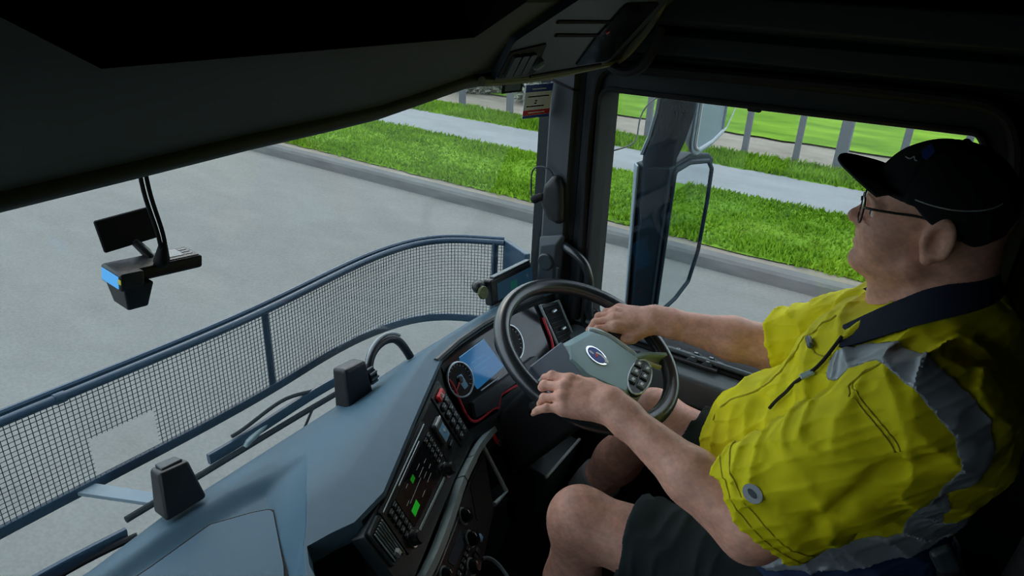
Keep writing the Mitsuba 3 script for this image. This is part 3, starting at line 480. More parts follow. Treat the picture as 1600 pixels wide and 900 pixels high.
add('column_pad', plate([(-0.01, 0.172), (0.10, 0.180), (0.13, 0.160), (0.39, 0.150), (0.50, 0.160), (0.50, 0.24), (-0.01, 0.24)], -0.02, 0.006, 0.005, cfr), 'fascia_plastic', 30, dash)
v2, _ = vent('side_vent', [(0.394, 0.016), (0.478, 0.034), (0.482, 0.155), (0.402, 0.148)], 8, cfr, dash)
add('vent_frame', cfr(tube([(0.394, S * 0.016, 0.012), (0.478, S * 0.034, 0.012), (0.482, S * 0.155, 0.012), (0.402, S * 0.148, 0.012)], 0.004, 8, True)), 'satin', 40, v2)
for u, v in ((0.435, 0.05), (0.445, 0.105)): add('tab', bar(u, v, 0.020, 0.008, 0.014, 0.022, cfr, 0.002), 'silver', 35, v2)
# ---- steering wheel
WC = V3(0.58, -1.22, 1.85); WN = V3(-0.400, 0.044, 0.915); WU = V3(0.916, 0, 0.4)
wf = Frame(WC, WU, WN)
sw_ = thing('steering_wheel', 'dark leather steering wheel with a grey hub in front of the driver', 'steering wheel')
ring = [(0.2 * math.cos(a), 0.2 * math.sin(a), 0) for a in np.linspace(0, 2 * np.pi, 97)[:-1]]
add('rim', wf(tube(ring, 0.0176, 16, True)), 'leather', True, sw_)
add('seam', wf(tube([(0.1862 * math.cos(a), 0.1862 * math.sin(a), 0.0095) for a in np.linspace(0, 2 * np.pi, 97)[:-1]], 0.0016, 6, True)), 'leather_seam', True, sw_)
for pts in ([(0.03, 0.08, -0.016), (0.02, 0.13, -0.018), (0.01, 0.19, -0.004)], [(-0.08, -0.07, -0.002), (-0.10, -0.11, -0.002), (-0.13, -0.15, 0.0)], [(-0.10, 0.06, -0.006), (-0.11, 0.10, -0.004), (-0.14, 0.142, 0.0)], [(0.03, -0.06, -0.016), (0.02, -0.12, -0.016), (0.01, -0.19, -0.004)]):
    add('spoke', wf(tube(spline(pts, 10), 0.016, 12, flat=(0.008, 0.017))), 'hub_plastic', 35, sw_)
pad = [(0.045, 0.055), (0.032, -0.050), (0.0, -0.072), (-0.095, -0.082), (-0.138, -0.020), (-0.135, 0.055), (-0.045, 0.095), (0.015, 0.09)]
hb = add('hub', wf(hull([(u * 1.02, v * 1.02, -0.040) for u, v in pad] + [(u, v, -0.004) for u, v in pad] + [(u * 0.80 - 0.008, v * 0.8, 0.010) for u, v in pad], 0.006)), 'hub_plastic', 35, sw_)
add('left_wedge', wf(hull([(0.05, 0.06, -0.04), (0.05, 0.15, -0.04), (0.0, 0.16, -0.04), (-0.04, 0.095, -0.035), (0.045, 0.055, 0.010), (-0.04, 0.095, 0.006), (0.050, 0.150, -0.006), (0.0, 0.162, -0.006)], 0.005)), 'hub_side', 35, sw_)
add('silver_edge', wf(tube(spline([(0.036, -0.056, 0.002), (0.0, -0.078, 0.004), (-0.06, -0.086, 0.004), (-0.10, -0.092, 0.002), (-0.135, -0.115, -0.002)], 20), 0.0062, 8)), 'pale_metal', 40, sw_)
add('silver_edge', wf(tube(spline([(-0.03, 0.098, 0.0), (-0.09, 0.088, 0.002), (-0.135, 0.07, 0.0), (-0.15, 0.04, -0.004), (-0.14, 0.10, -0.006)], 20), 0.0075, 8)), 'pale_metal', 40, sw_)
oval = sg.Point(0, 0).buffer(1, quad_segs=10); from shapely import affinity
bp = affinity.translate(affinity.rotate(affinity.scale(oval, 0.024, 0.058), 14), -0.120, -0.020)
bb = add('button_pad', wf(prism(bp, 0.012, 0.006)), 'black_plastic', 35, sw_)
add('rim_line', wf(tube([(x, y, 0.0175) for x, y in list(bp.exterior.coords)[:-1]], 0.0020, 6, True)), 'pale_metal', 40, bb)
for k, (u, v) in enumerate([(-0.100, -0.049), (-0.107, -0.022), (-0.114, 0.006), (-0.120, -0.054), (-0.127, -0.027), (-0.134, 0.001)]):
    m = cbox((0.017, 0.022, 0.006), 0.002); m.apply_transform(trimesh.transformations.rotation_matrix(0.24, [0, 0, 1])); add('button', wf(move(m, u, v, 0.0195)), 'grey_plastic' if k % 2 else 'fascia_plastic', 35, bb)
    m = cbox((0.006, 0.008, 0.0006), 0.0001); add('legend', wf(move(m, u, v, 0.0228)), 'white', False, bb)
em = affinity.translate(affinity.rotate(affinity.scale(oval, 0.0285, 0.0195), -8), -0.024, 0.017)
eb = add('emblem', wf(prism(em, 0.004, 0.0145)), 'chrome', 35, sw_)
add('blue_field', wf(prism(affinity.scale(em, 0.82, 0.82), 0.001, 0.0185)), 'blue', False, eb)
add('white_swirl', wf(prism(affinity.translate(affinity.scale(oval, 0.017, 0.007), -0.036, 0.013).difference(affinity.translate(affinity.scale(oval, 0.013, 0.006), -0.033, 0.017)), 0.0008, 0.0195)), 'white', False, eb)
add('red_mark', wf(prism(affinity.translate(affinity.rotate(affinity.scale(oval, 0.0028, 0.0075), 30), -0.024, 0.018), 0.0008, 0.0195)), 'red', False, eb)
add('white_crest', wf(prism(affinity.translate(affinity.scale(oval, 0.006, 0.0025), -0.012, 0.022), 0.0008, 0.0195)), 'white', False, eb)
for u, v in ((0.018, -0.03), (-0.075, 0.055), (-0.09, -0.05)): add('airbag_mark', wf(move(cbox((0.002, 0.012, 0.0008), 0.0002), u, v, 0.0148)), 'fascia_plastic', False, sw_)
add('paddle_switch', wf(hull([(0.02, -0.085, -0.004), (0.02, -0.13, -0.004), (-0.03, -0.085, 0.0), (-0.03, -0.13, 0.0), (0.0, -0.10, 0.012)], 0.008)), 'black_plastic', 35, sw_)
add('column', hull([tuple(wf.at(0.03, 0.04, -0.05)), tuple(wf.at(0.03, -0.06, -0.05)), tuple(wf.at(-0.09, 0.04, -0.05)), tuple(wf.at(-0.09, -0.06, -0.05)), (0.78, -1.17, 1.58), (0.78, -1.29, 1.58), (0.72, -1.17, 1.50), (0.72, -1.29, 1.50)], 0.02), 'black_plastic', 35, sw_)
add('column_stalk', tube(spline([wf.at(-0.02, 0.04, -0.06), wf.at(-0.01, 0.12, -0.055), wf.at(0.0, 0.19, -0.05)], 10), 0.008, 8), 'black_plastic', 35, sw_)
add('column_stalk', tube(spline([wf.at(-0.04, -0.06, -0.06), wf.at(-0.05, -0.13, -0.06), wf.at(-0.07, -0.18, -0.055)], 10), 0.008, 8), 'black_plastic', 35, sw_)
ig = thing('ignition_lock', 'round silver ignition lock on the dark column left of the driver knee', 'ignition lock')
igf = Frame((0.735, -1.205, 1.61), (0, -1, 0), (-0.8, 0.35, 0.45))
add('barrel', igf(move(cyl(0.022, 0.03, 24, 0.004), 0, 0, -0.012)), 'black_plastic', 35, ig); add('ring', igf(move(cyl(0.018, 0.006, 24, 0.002), 0, 0, 0.018)), 'satin', 35, ig); add('key_slot', igf(move(cbox((0.004, 0.014, 0.003), 0.0005), 0, 0, 0.0245)), 'matte_black', 35, ig)
# bin in the footwell
add('knee_tray', hull([(0.675, -1.41, 1.452), (0.668, -1.235, 1.452), (0.78, -1.41, 1.47), (0.78, -1.235, 1.47), (0.70, -1.40, 1.33), (0.69, -1.26, 1.31), (0.80, -1.40, 1.33), (0.80, -1.26, 1.31)], 0.004), 'fascia_plastic', 30, dash)
add('knee_tray_edge', tube([(0.672, -1.415, 1.458), (0.664, -1.23, 1.456)], 0.004, 8), 'light_plastic', 40, dash)
# ---- devices on the dash and the glass
mo = thing('gps_unit', 'slim dark monitor with a lit screen on the dash end behind the steering wheel', 'monitor')
mf = Frame((0.945, -1.365, 1.858), (-0.004, -0.200, -0.004), (-0.95, 0.05, 0.14)); Sm = -1.0 if mf.v[2] > 0 else 1.0
mb = move(rbox((0.19, 0.072, 0.026), 0.006), 0.095, Sm * 0.032, -0.012)
add('case', mf(mb), 'black_plastic', 35, mo)
def mbar(u, v, w, h, n0, n1): return mf(move(cbox((w, h, n1 - n0), 0.0005), u, Sm * v, (n0 + n1) / 2))
ms = lit('screen', mbar(0.108, 0.035, 0.165, 0.048, 0.001, 0.002), [0.0008, 0.0028, 0.005], mo, 'matte_black')
lit('map_patch', mbar(0.10, 0.036, 0.03, 0.022, 0.002, 0.0026), [0.0006, 0.006, 0.0045], ms); add('bright_spot', mbar(0.165, 0.03, 0.008, 0.008, 0.002, 0.0028), 'light_plastic', False, ms)
add('top_edge', mf(move(cbox((0.17, 0.004, 0.016), 0.001), 0.105, Sm * -0.006, -0.010)), 'grey_plastic', 35, mo)
bl = add('ball_mount', hull([(0.965, -1.34, 1.85), (0.952, -1.32, 1.858)], [0.018, 0.016]), 'black_plastic', 35, mo)
add('arm', tube([(0.965, -1.335, 1.85), (0.968, -1.44, 1.83)], 0.009, 8), 'black_plastic', 35, mo)
add('clamp_knob', Frame((0.938, -1.318, 1.848), (0, -1, 0.2), (-0.95, 0.1, 0.25))(cat(*[lathe([(0, 0), (0.016, 0), (0.018, 0.004), (0.016, 0.009), (0, 0.009)], 10)])), 'olive', 35, mo)
add('foot', hull([(0.985, -1.46, 1.745), (0.955, -1.46, 1.75), (0.965, -1.50, 1.745), (0.962, -1.46, 1.81)], 0.008), 'black_plastic', 35, mo)
dc = thing('dash_camera', 'black dash camera with a blue lit screen hanging in the middle of the windscreen', 'dash camera')
df = Frame((0.925, -0.495, 2.192), (0.0, -0.125, -0.012), (-0.1, 0, 1.0))     # u: right along the body, n up, v toward the cab front or back
Sd = 1.0 if df.v[0] > 0 else -1.0
def dbox(u, v, n, size, r=0.003): m = rbox(size, r); return df(move(m, u, Sd * v, n))
add('body', dbox(0.0, 0.0, 0.0, (0.124, 0.042, 0.020), 0.004), 'black_plastic', 35, dc)
add('left_block', dbox(-0.048, -0.004, -0.003, (0.034, 0.05, 0.026), 0.004), 'fascia_plastic', 35, dc)
ds = lit('screen', df(move(cbox((0.0012, 0.040, 0.018), 0.0003), -0.0655, Sd * -0.004, -0.003)), [0.008, 0.045, 0.10], dc)
add('yellow_dot', df(move(cbox((0.0012, 0.007, 0.007), 0.0003), -0.0658, Sd * -0.028, 0.0)), 'yellow', False, dc)
add('lens_housing', df(hull([(-0.058, 0.018, -0.012), (-0.022, 0.018, -0.012), (-0.058, -0.026, -0.012), (-0.022, -0.026, -0.012), (-0.050, 0.012, -0.046), (-0.026, 0.012, -0.046), (-0.050, -0.020, -0.046), (-0.026, -0.020, -0.046)], 0.003)), 'black_plastic', 35, dc)
add('label_plate', dbox(0.035, 0.0, 0.0105, (0.045, 0.034, 0.0014), 0.0005), 'fascia_plastic', 35, dc); add('label', dbox(0.028, 0.002, 0.0116, (0.022, 0.024, 0.0008), 0.0003), 'light_plastic', 35, dc)
for k in range(3): add('label_line', dbox(0.047, -0.008 + 0.008 * k, 0.0116, (0.012, 0.003, 0.0008), 0.0003), 'legend', 35, dc)
add('mount_plate', Frame((0.962, -0.484, 2.240), (0, -1, 0.02), (-1, 0, 0.25))(rbox((0.078, 0.046, 0.006), 0.003)), 'matte_black', 35, dc)
add('bracket', hull([(0.955, -0.49, 2.22), (0.95, -0.50, 2.205), (0.935, -0.495, 2.203)], 0.006), 'black_plastic', 35, dc)
for k, dx in enumerate((0.0, 0.006)):
    add('cable', tube(spline([(0.905, -0.495 - dx, 2.206), (0.902, -0.495 - 1.2 * dx, 2.24), (0.905, -0.489 - 1.3 * dx, 2.29), (0.90, -0.484 - 1.3 * dx, 2.36), (0.90, -0.48 - 1.3 * dx, 2.47)], 24), 0.0028, 8), 'rubber', 40, dc)
add('plug', hull([(0.905, -0.495, 2.204), (0.904, -0.50, 2.225)], [0.011, 0.006]), 'rubber', 35, dc)
bs_ = thing('sensor_block', 'small black sensor block standing on the front edge of the dash, left of centre', 'sensor')
add('body', hull([(0.990, -0.462, 1.735), (0.990, -0.524, 1.735), (0.955, -0.458, 1.742), (0.955, -0.519, 1.742), (1.0, -0.473, 1.803), (1.0, -0.511, 1.799), (0.975, -0.470, 1.809), (0.972, -0.510, 1.806)], 0.007), 'black_plastic', 35, bs_)
add('top_cap', hull([(1.0, -0.478, 1.812), (1.0, -0.508, 1.808), (0.98, -0.476, 1.815), (0.98, -0.508, 1.813)], 0.003), 'fascia_plastic', 35, bs_)
c2 = thing('forward_camera', 'black camera on the dash edge with a ribbed knob and a curved arm', 'camera')
add('body', hull([(1.0, -0.885, 1.715), (1.0, -0.945, 1.715), (0.972, -0.885, 1.722), (0.972, -0.945, 1.722), (1.01, -0.893, 1.795), (1.01, -0.94, 1.792), (0.985, -0.893, 1.80), (0.985, -0.94, 1.797)], 0.009), 'black_plastic', 35, c2)
kf = Frame((0.988, -0.952, 1.757), (1, 0, 0), (-0.25, -0.96, 0.1)); kn = add('knob', kf(cyl(0.020, 0.022, 20, 0.004)), 'rubber', 35, c2)
for k in range(10):
    a = k * 2 * math.pi / 10; add('rib', kf(move(hull([(0.020 * math.cos(a), 0.020 * math.sin(a), 0.003), (0.020 * math.cos(a), 0.020 * math.sin(a), 0.019)], 0.0032, 0), 0, 0, 0)), 'grey_plastic', 35, kn)
add('arm', tube(spline([(0.99, -0.965, 1.765), (1.005, -0.99, 1.79), (1.015, -1.03, 1.80), (1.015, -1.07, 1.795), (1.01, -1.10, 1.765), (1.0, -1.115, 1.73)], 24), 0.010, 10), 'black_plastic', 40, c2)
add('arm_cable', tube(spline([(0.995, -0.965, 1.776), (1.01, -1.0, 1.806), (1.02, -1.05, 1.812), (1.02, -1.10, 1.79)], 16), 0.004, 8), 'light_plastic', 40, c2)
# ---- outside of the glass: wipers, stone guard, mirrors
def wiper(name, blade_pts, arm_pts, hose, lab):
    k = thing(name, lab, 'wiper')
    add('blade', tube(spline(blade_pts, 16), 0.007, 8), 'rubber', 40, k); add('arm', tube(spline(arm_pts, 16), 0.008, 8, flat=(0.006, 0.013)), 'blue_steel', 40, k)
    p = spline(blade_pts, 9); q = spline(arm_pts, 9)
    add('joint', hull([p[4], p[4] + V3(0, -0.01, 0.012), q[3]], 0.006), 'satin', 35, k)
    if hose is not None: add('hose', tube(spline(hose, 20), 0.0045, 8), 'rubber', 40, k)
    return k
w1 = wiper('wiper', [(1.155, -0.475, 1.610), (1.15, -0.60, 1.616), (1.145, -0.80, 1.624), (1.14, -1.0, 1.630)], [(1.16, -0.66, 1.634), (1.155, -0.80, 1.644), (1.15, -0.92, 1.657), (1.145, -1.04, 1.660)], [(1.16, -0.72, 1.657), (1.155, -0.80, 1.674), (1.15, -0.86, 1.684), (1.15, -0.90, 1.676), (1.145, -1.02, 1.680)], 'black windscreen wiper lying along the bottom of the glass behind the sensor block')
add('tail', rod((1.14, -0.93, 1.635), (1.12, -0.875, 1.60), 0.003, 8), 'rubber', 35, w1)
wiper('wiper', [(1.12, -0.13, 1.585), (1.135, -0.25, 1.592), (1.13, -0.40, 1.595), (1.11, -0.47, 1.60)], [(1.135, -0.15, 1.60), (1.14, -0.28, 1.607), (1.135, -0.38, 1.606), (1.13, -0.46, 1.602)], None, 'blue-black wiper at the lower left corner, below the stone guard')
sgd = thing('stone_guard', 'long blue-black stone guard with fine wire mesh across the front of the truck', 'stone guard')
path = [(1.33, 0.35), (1.345, 0.0), (1.35, -0.386), (1.352, -0.97), (1.375, -1.20), (1.388, -1.36), (1.385, -1.47), (1.36, -1.58), (1.31, -1.655), (1.235, -1.71), (1.165, -1.75)]
gp = spline([(x, y, 0) for x, y in path], 160)
L = np.r_[0, np.cumsum(np.linalg.norm(np.diff(gp, axis=0), axis=1))]
ZT, ZB = 1.80, 1.575
off = np.gradient(gp, axis=0); off = np.stack([-off[:, 1], off[:, 0], 0 * off[:, 0]], 1); off /= np.linalg.norm(off, axis=1, keepdims=True); off *= np.sign(off[:, :1].mean())
add('top_rail', tube(gp + V3(0, 0, ZT), 0.0095, 10), 'blue_steel', 40, sgd)
add('front_rail', tube(gp + off * 0.024 + V3(0, 0, ZT + 0.004), 0.007, 8), 'blue_steel', 40, sgd)
zb = ZB - 0.055 * sst(L[-1] - 0.75, L[-1], L)
add('bottom_rail', tube(gp + np.stack([0 * zb, 0 * zb, zb], 1), 0.009, 8, flat=(0.006, 0.0125)), 'blue_steel', 40, sgd)
cl = add('rail_clamp', tube([gp[60] + V3(0, 0, ZT), gp[60] + V3(0, -0.02, ZT)], 0.0115, 10), 'blue_steel', 40, sgd)
j = int(np.argmin(np.abs(gp[:, 1] + 0.975)))
add('post', tube([gp[j] + V3(0.004, 0, ZB), gp[j] + V3(0.004, 0, ZT)], 0.008, 8, flat=(0.009, 0.004)), 'blue_steel', 40, sgd)
add('post', tube([gp[-3] + V3(0, 0, ZB - 0.05), gp[-3] + V3(0, 0, ZT)], 0.008, 8, flat=(0.012, 0.006)), 'blue_steel', 40, sgd)
def hole_y(y, z): return -0.658 < y < -0.524 and 1.590 < z < 1.682
wires = []
def wire(a, b): wires.append(tube([a, b], 0.0009, 4))
sg_t = np.arange(0.0, L[-1], 0.0107); gx, gy, gz = np.interp(sg_t, L, gp[:, 0]), np.interp(sg_t, L, gp[:, 1]), np.interp(sg_t, L, zb)
for x, y, z in zip(gx, gy, gz):
    if -0.658 < y < -0.524: wire((x, y, z), (x, y, 1.590)); wire((x, y, 1.682), (x, y, ZT))
    else: wire((x, y, z), (x, y, ZT))
for z in np.arange(ZB - 0.05, ZT, 0.0107):
    seg = []
    for i in range(len(gp)):
        if hole_y(gp[i, 1], z) or z < zb[i]:
            if len(seg) > 1: wires.append(tube(seg, 0.0009, 4))
            seg = []
        else: seg.append(gp[i] + V3(0.0015, 0, z))
    if len(seg) > 1: wires.append(tube(seg, 0.0009, 4))
mk = add('wire_mesh', cat(*wires), 'steel_wire', False, sgd); labels[mk] = {'label': 'fine square wire mesh with a rectangular cut-out', 'kind': 'stuff'}
add('bracket', hull([(1.345, -0.475, 1.571), (1.345, -0.51, 1.571), (1.17, -0.536, 1.592), (1.17, -0.566, 1.592), (1.345, -0.475, 1.578), (1.345, -0.51, 1.578), (1.17, -0.536, 1.599), (1.17, -0.566, 1.599)], 0.001, 0), 'mirror_front', 35, sgd)
add('end_panel', hull([(1.165, -1.755, ZT + 0.006), (1.165, -1.755, 1.66), (1.05, -1.70, ZT + 0.004), (1.05, -1.70, 1.66), (1.165, -1.77, ZT), (1.165, -1.77, 1.66), (1.05, -1.72, ZT), (1.05, -1.72, 1.66)], 0.004), 'blue_steel', 35, sgd)
mi_ = thing('door_mirror', 'large dark door mirror on a curved arm outside the side window', 'mirror')
shell = [(0.84, -2.0, 2.05), (0.80, -1.955, 2.055), (0.72, -1.955, 2.06), (0.715, -2.0, 2.085), (0.70, -2.33, 2.045), (0.80, -2.33, 2.04), (0.795, -2.0, 1.585), (0.77, -1.955, 1.585), (0.70, -1.955, 1.59), (0.69, -2.31, 1.60), (0.76, -2.31, 1.60)]
gl = [(-1.978, 2.068), (-2.10, 2.072), (-2.27, 2.045), (-2.318, 2.01), (-2.325, 1.90), (-2.315, 1.72), (-2.26, 1.62), (-2.15, 1.595), (-1.978, 1.592)]
gx_ = lambda z: 0.70 + 0.012 * (z - 1.85)
sh = hull([(0.845, -2.0, 2.065), (0.80, -1.962, 2.07), (0.73, -1.955, 2.078), (0.845, -2.28, 2.05), (0.73, -2.338, 2.04), (0.73, -2.34, 1.74), (0.82, -2.30, 1.75), (0.82, -2.0, 1.59), (0.785, -1.962, 1.585), (0.73, -1.955, 1.583), (0.73, -2.16, 1.583), (0.73, -2.27, 1.61), (0.79, -2.2, 1.60), (0.73, -2.29, 2.062), (0.73, -2.12, 2.09)], 0.008)
add('housing', sh, 'mirror_shell', 35, mi_)
add('front_cover', hull([(0.852, -1.992, 2.067), (0.83, -1.962, 2.067), (0.825, -1.985, 1.592), (0.81, -1.955, 1.592), (0.862, -2.02, 2.06), (0.836, -2.02, 1.60)], 0.004), 'mirror_front', 35, mi_)
gpoly = sg.Polygon([(y, z) for y, z in gl]).buffer(-0.012).buffer(0.012)
gm = prism(gpoly, 0.006); v = gm.vertices.copy(); gm.vertices = np.stack([0.7225 - v[:, 2], v[:, 0], v[:, 1]], 1); trimesh.repair.fix_normals(gm)
add('rim', tube([(0.718, y, z) for y, z in list(gpoly.buffer(0.004).exterior.coords)[:-1]], 0.0085, 8, True), 'mirror_shell', 40, mi_)
add('glass', gm, 'mirror_glass', False, mi_)
add('arm', loft([[(x + a, y + b, z) for a, b in ((0.052, 0), (0.03, 0.035), (-0.03, 0.035), (-0.055, 0), (-0.03, -0.05), (0.03, -0.05))] for x, y, z in [(0.778, -1.99, 2.06), (0.775, -1.985, 2.11), (0.757, -1.98, 2.16), (0.735, -1.96, 2.24), (0.715, -1.92, 2.33), (0.69, -1.86, 2.43), (0.67, -1.75, 2.50), (0.66, -1.66, 2.53)]]), 'mirror_shell', 40, mi_)
add('arm_cover', loft([[(x + a, y + b, z) for a, b in ((0.062, 0.0), (0.052, 0.022), (0.044, 0.022), (0.046, -0.04))] for x, y, z in [(0.776, -1.985, 2.105), (0.757, -1.98, 2.16), (0.735, -1.96, 2.24), (0.715, -1.92, 2.33), (0.69, -1.86, 2.43)]]), 'mirror_front', 40, mi_)
m2 = thing('wide_angle_mirror', 'smaller pale grey mirror hanging behind the mirror arm at the window top', 'mirror')
g2 = sg.Polygon([(-2.03, 2.36), (-2.03, 2.13), (-2.08, 2.108), (-2.20, 2.115), (-2.32, 2.14), (-2.40, 2.21), (-2.42, 2.36)]).buffer(-0.03, quad_segs=5).buffer(0.03, quad_segs=5)
def yz(poly, x0, x1):
    m = prism(poly, x1 - x0); v = m.vertices.copy(); m.vertices = np.stack([x0 + v[:, 2], v[:, 0], v[:, 1]], 1); trimesh.repair.fix_normals(m); return m
add('housing', hull([(0.70, y, z) for y, z in list(g2.exterior.coords)] + [(0.78, -2.1, 2.2), (0.78, -2.3, 2.22), (0.78, -2.1, 2.34), (0.78, -2.3, 2.34)], 0.006, 0), 'mirror_front', 35, m2)
g3 = g2.buffer(-0.02).intersection(sg.box(-3, 0, -2.29, 3)); add('glass', yz(g3, 0.688, 0.694), 'mirror_glass', False, m2); add('rim', tube([(0.692, y, z) for y, z in list(g2.buffer(-0.014).exterior.coords)[:-1]], 0.006, 6, True), 'light_plastic', 40, m2)
we = thing('weather_shield', 'clear plastic weather shield in the front upper corner of the side window', 'weather shield')
wp = sg.Polygon(spline([(0.83, 2.162, 0), (0.80, 2.168, 0), (0.757, 2.186, 0), (0.735, 2.20, 0), (0.725, 2.26, 0), (0.70, 2.31, 0), (0.66, 2.335, 0), (0.55, 2.348, 0)], 30)[:, :2].tolist() + [(0.55, 2.40), (0.83, 2.40)])
def xz(poly, y): m = prism(poly, 0.001); v = m.vertices.copy(); keep = m.face_normals[:, 2] > 0.5; mm = trimesh.Trimesh(np.stack([v[:, 0], y - 0.12 * 0 * v[:, 1], v[:, 1]], 1), m.faces[keep], process=False); return mm
add('shield', xz(wp, -1.69), 'pane', False, we)
add('edge', tube([(x, -1.69, z) for x, z in spline([(0.83, 2.162, 0), (0.80, 2.168, 0), (0.757, 2.186, 0), (0.735, 2.20, 0), (0.725, 2.26, 0), (0.70, 2.31, 0), (0.66, 2.335, 0), (0.55, 2.348, 0)], 40)[:, :2]], 0.0022, 6), 'light_plastic', 40, we)
# ---- the driver: distance fields turned into meshes
def cone(P, a, b, ra, rb):
    a, b = V3(*a), V3(*b); ab = b - a; t = np.clip((P - a) @ ab / (ab @ ab), 0, 1); q = P - a - t[:, None] * ab
    return np.sqrt((q * q).sum(1)) - (ra + (rb - ra) * t)
def ell(P, c, r, pitch=0.0):
    q = P - V3(*c)
    if pitch: s, k = math.sin(pitch), math.cos(pitch); q = np.stack([k * q[:, 0] + s * q[:, 2], q[:, 1], -s * q[:, 0] + k * q[:, 2]], 1)
    r = V3(*r); a = np.sqrt(((q / r) ** 2).sum(1)); b = np.sqrt(((q / r ** 2) ** 2).sum(1)); return a * (a - 1) / np.maximum(b, 1e-9)
def smin(a, b, k): h = np.maximum(k - np.abs(a - b), 0) / k; return np.minimum(a, b) - h * h * k / 4
def smax(a, b, k): return -smin(-a, -b, k)
def union(ds, k):
    d = ds[0]
    for e in ds[1:]: d = smin(d, e, k)
    return d
def chain(P, pts, r):
    d = None
    for a, b in zip(pts[:-1], pts[1:]): e = cone(P, a, b, r, r); d = e if d is None else np.minimum(d, e)
    return d
def boxed(P, fn, lo, hi, pad=0.05):
    """fn where P lies in the padded box, a distance bound elsewhere."""
    lo, hi = V3(*lo) - pad, V3(*hi) + pad; q = np.maximum(np.maximum(lo - P, P - hi), 0); out = np.sqrt((q * q).sum(1)) + pad; m = (q == 0).all(1)
    if m.any(): out[m] = fn(P[m])
    return out
def polygonize(fn, lo, hi, h, refine=1):
    """Surface nets of fn = 0, evaluated only near the surface."""
    lo, hi = V3(*lo), V3(*hi); B = 8; n = (np.ceil((hi - lo) / (h * B)).astype(int)) * B
    nb = n // B; ci = np.stack(np.meshgrid(*[np.arange(k) for k in nb], indexing='ij'), -1).reshape(-1, 3)
    dc = fn(lo + (ci + 0.5) * B * h); G = np.empty(n, np.float32); G4 = G.reshape(nb[0], B, nb[1], B, nb[2], B)
    G4[:] = (np.sign(dc).reshape(nb) * 1.0)[:, None, :, None, :, None]
    act = ci[np.abs(dc) < B * h * 1.25]; loc = np.stack(np.meshgrid(*[np.arange(B)] * 3, indexing='ij'), -1).reshape(-1, 3)
    for s in range(0, len(act), 600):
        c = act[s:s + 600]; I = (c[:, None, :] * B + loc[None]).reshape(-1, 3); G[I[:, 0], I[:, 1], I[:, 2]] = fn(lo + I * h)
    S = G < 0; m = S[:-1, :-1, :-1].astype(np.int8)
    for a, b, c in ((1, 0, 0), (0, 1, 0), (0, 0, 1), (1, 1, 0), (1, 0, 1), (0, 1, 1), (1, 1, 1)): m = m + S[a:n[0] - 1 + a, b:n[1] - 1 + b, c:n[2] - 1 + c]
    C = np.argwhere((m > 0) & (m < 8)); idx = np.full(m.shape, -1, np.int32); idx[C[:, 0], C[:, 1], C[:, 2]] = np.arange(len(C))
    acc, cnt = np.zeros((len(C), 3)), np.zeros(len(C)); corners = [(a, b, c) for a in (0, 1) for b in (0, 1) for c in (0, 1)]
    val = {q: G[C[:, 0] + q[0], C[:, 1] + q[1], C[:, 2] + q[2]] for q in corners}
    for q in corners:
        for k in range(3):
            if q[k] == 0:
                r = list(q); r[k] = 1; a, b = val[q], val[tuple(r)]; x = (a < 0) != (b < 0); t = np.where(x, a / np.where(x, a - b, 1), 0)
                pt = np.tile(np.array(q, float), (len(C), 1)); pt[:, k] = t; acc[x] += pt[x]; cnt[x] += 1
    V = lo + (C + acc / np.maximum(cnt, 1)[:, None]) * h; F_ = []
    for k in range(3):
        sl0 = [slice(None)] * 3; sl1 = [slice(None)] * 3; sl0[k] = slice(0, -1); sl1[k] = slice(1, None)
        E_ = np.argwhere(S[tuple(sl0)] != S[tuple(sl1)]); i, j = [q for q in range(3) if q != k]
        E_ = E_[(E_[:, i] > 0) & (E_[:, j] > 0) & (E_[:, i] < n[i] - 1) & (E_[:, j] < n[j] - 1)]
        def cell(di, dj): q = E_.copy(); q[:, i] += di; q[:, j] += dj; return idx[q[:, 0], q[:, 1], q[:, 2]]
        Q = np.stack([cell(-1, -1), cell(0, -1), cell(0, 0), cell(-1, 0)], 1); inside = S[E_[:, 0], E_[:, 1], E_[:, 2]]
        fl = inside if k != 1 else ~inside; Q[~fl] = Q[~fl][:, ::-1]; Q = Q[(Q >= 0).all(1)]; F_ += [Q[:, [0, 1, 2]], Q[:, [0, 2, 3]]]
    for _ in range(refine):
        d0 = fn(V); e = 0.4 * h; g = np.stack([fn(V + e * np.eye(3)[k]) - d0 for k in range(3)], 1) / e
        V = V - np.clip(d0 / np.maximum((g * g).sum(1), 0.25), -0.6 * h, 0.6 * h)[:, None] * g
    return trimesh.Trimesh(V, np.vstack(F_), process=False)
YC = -1.22
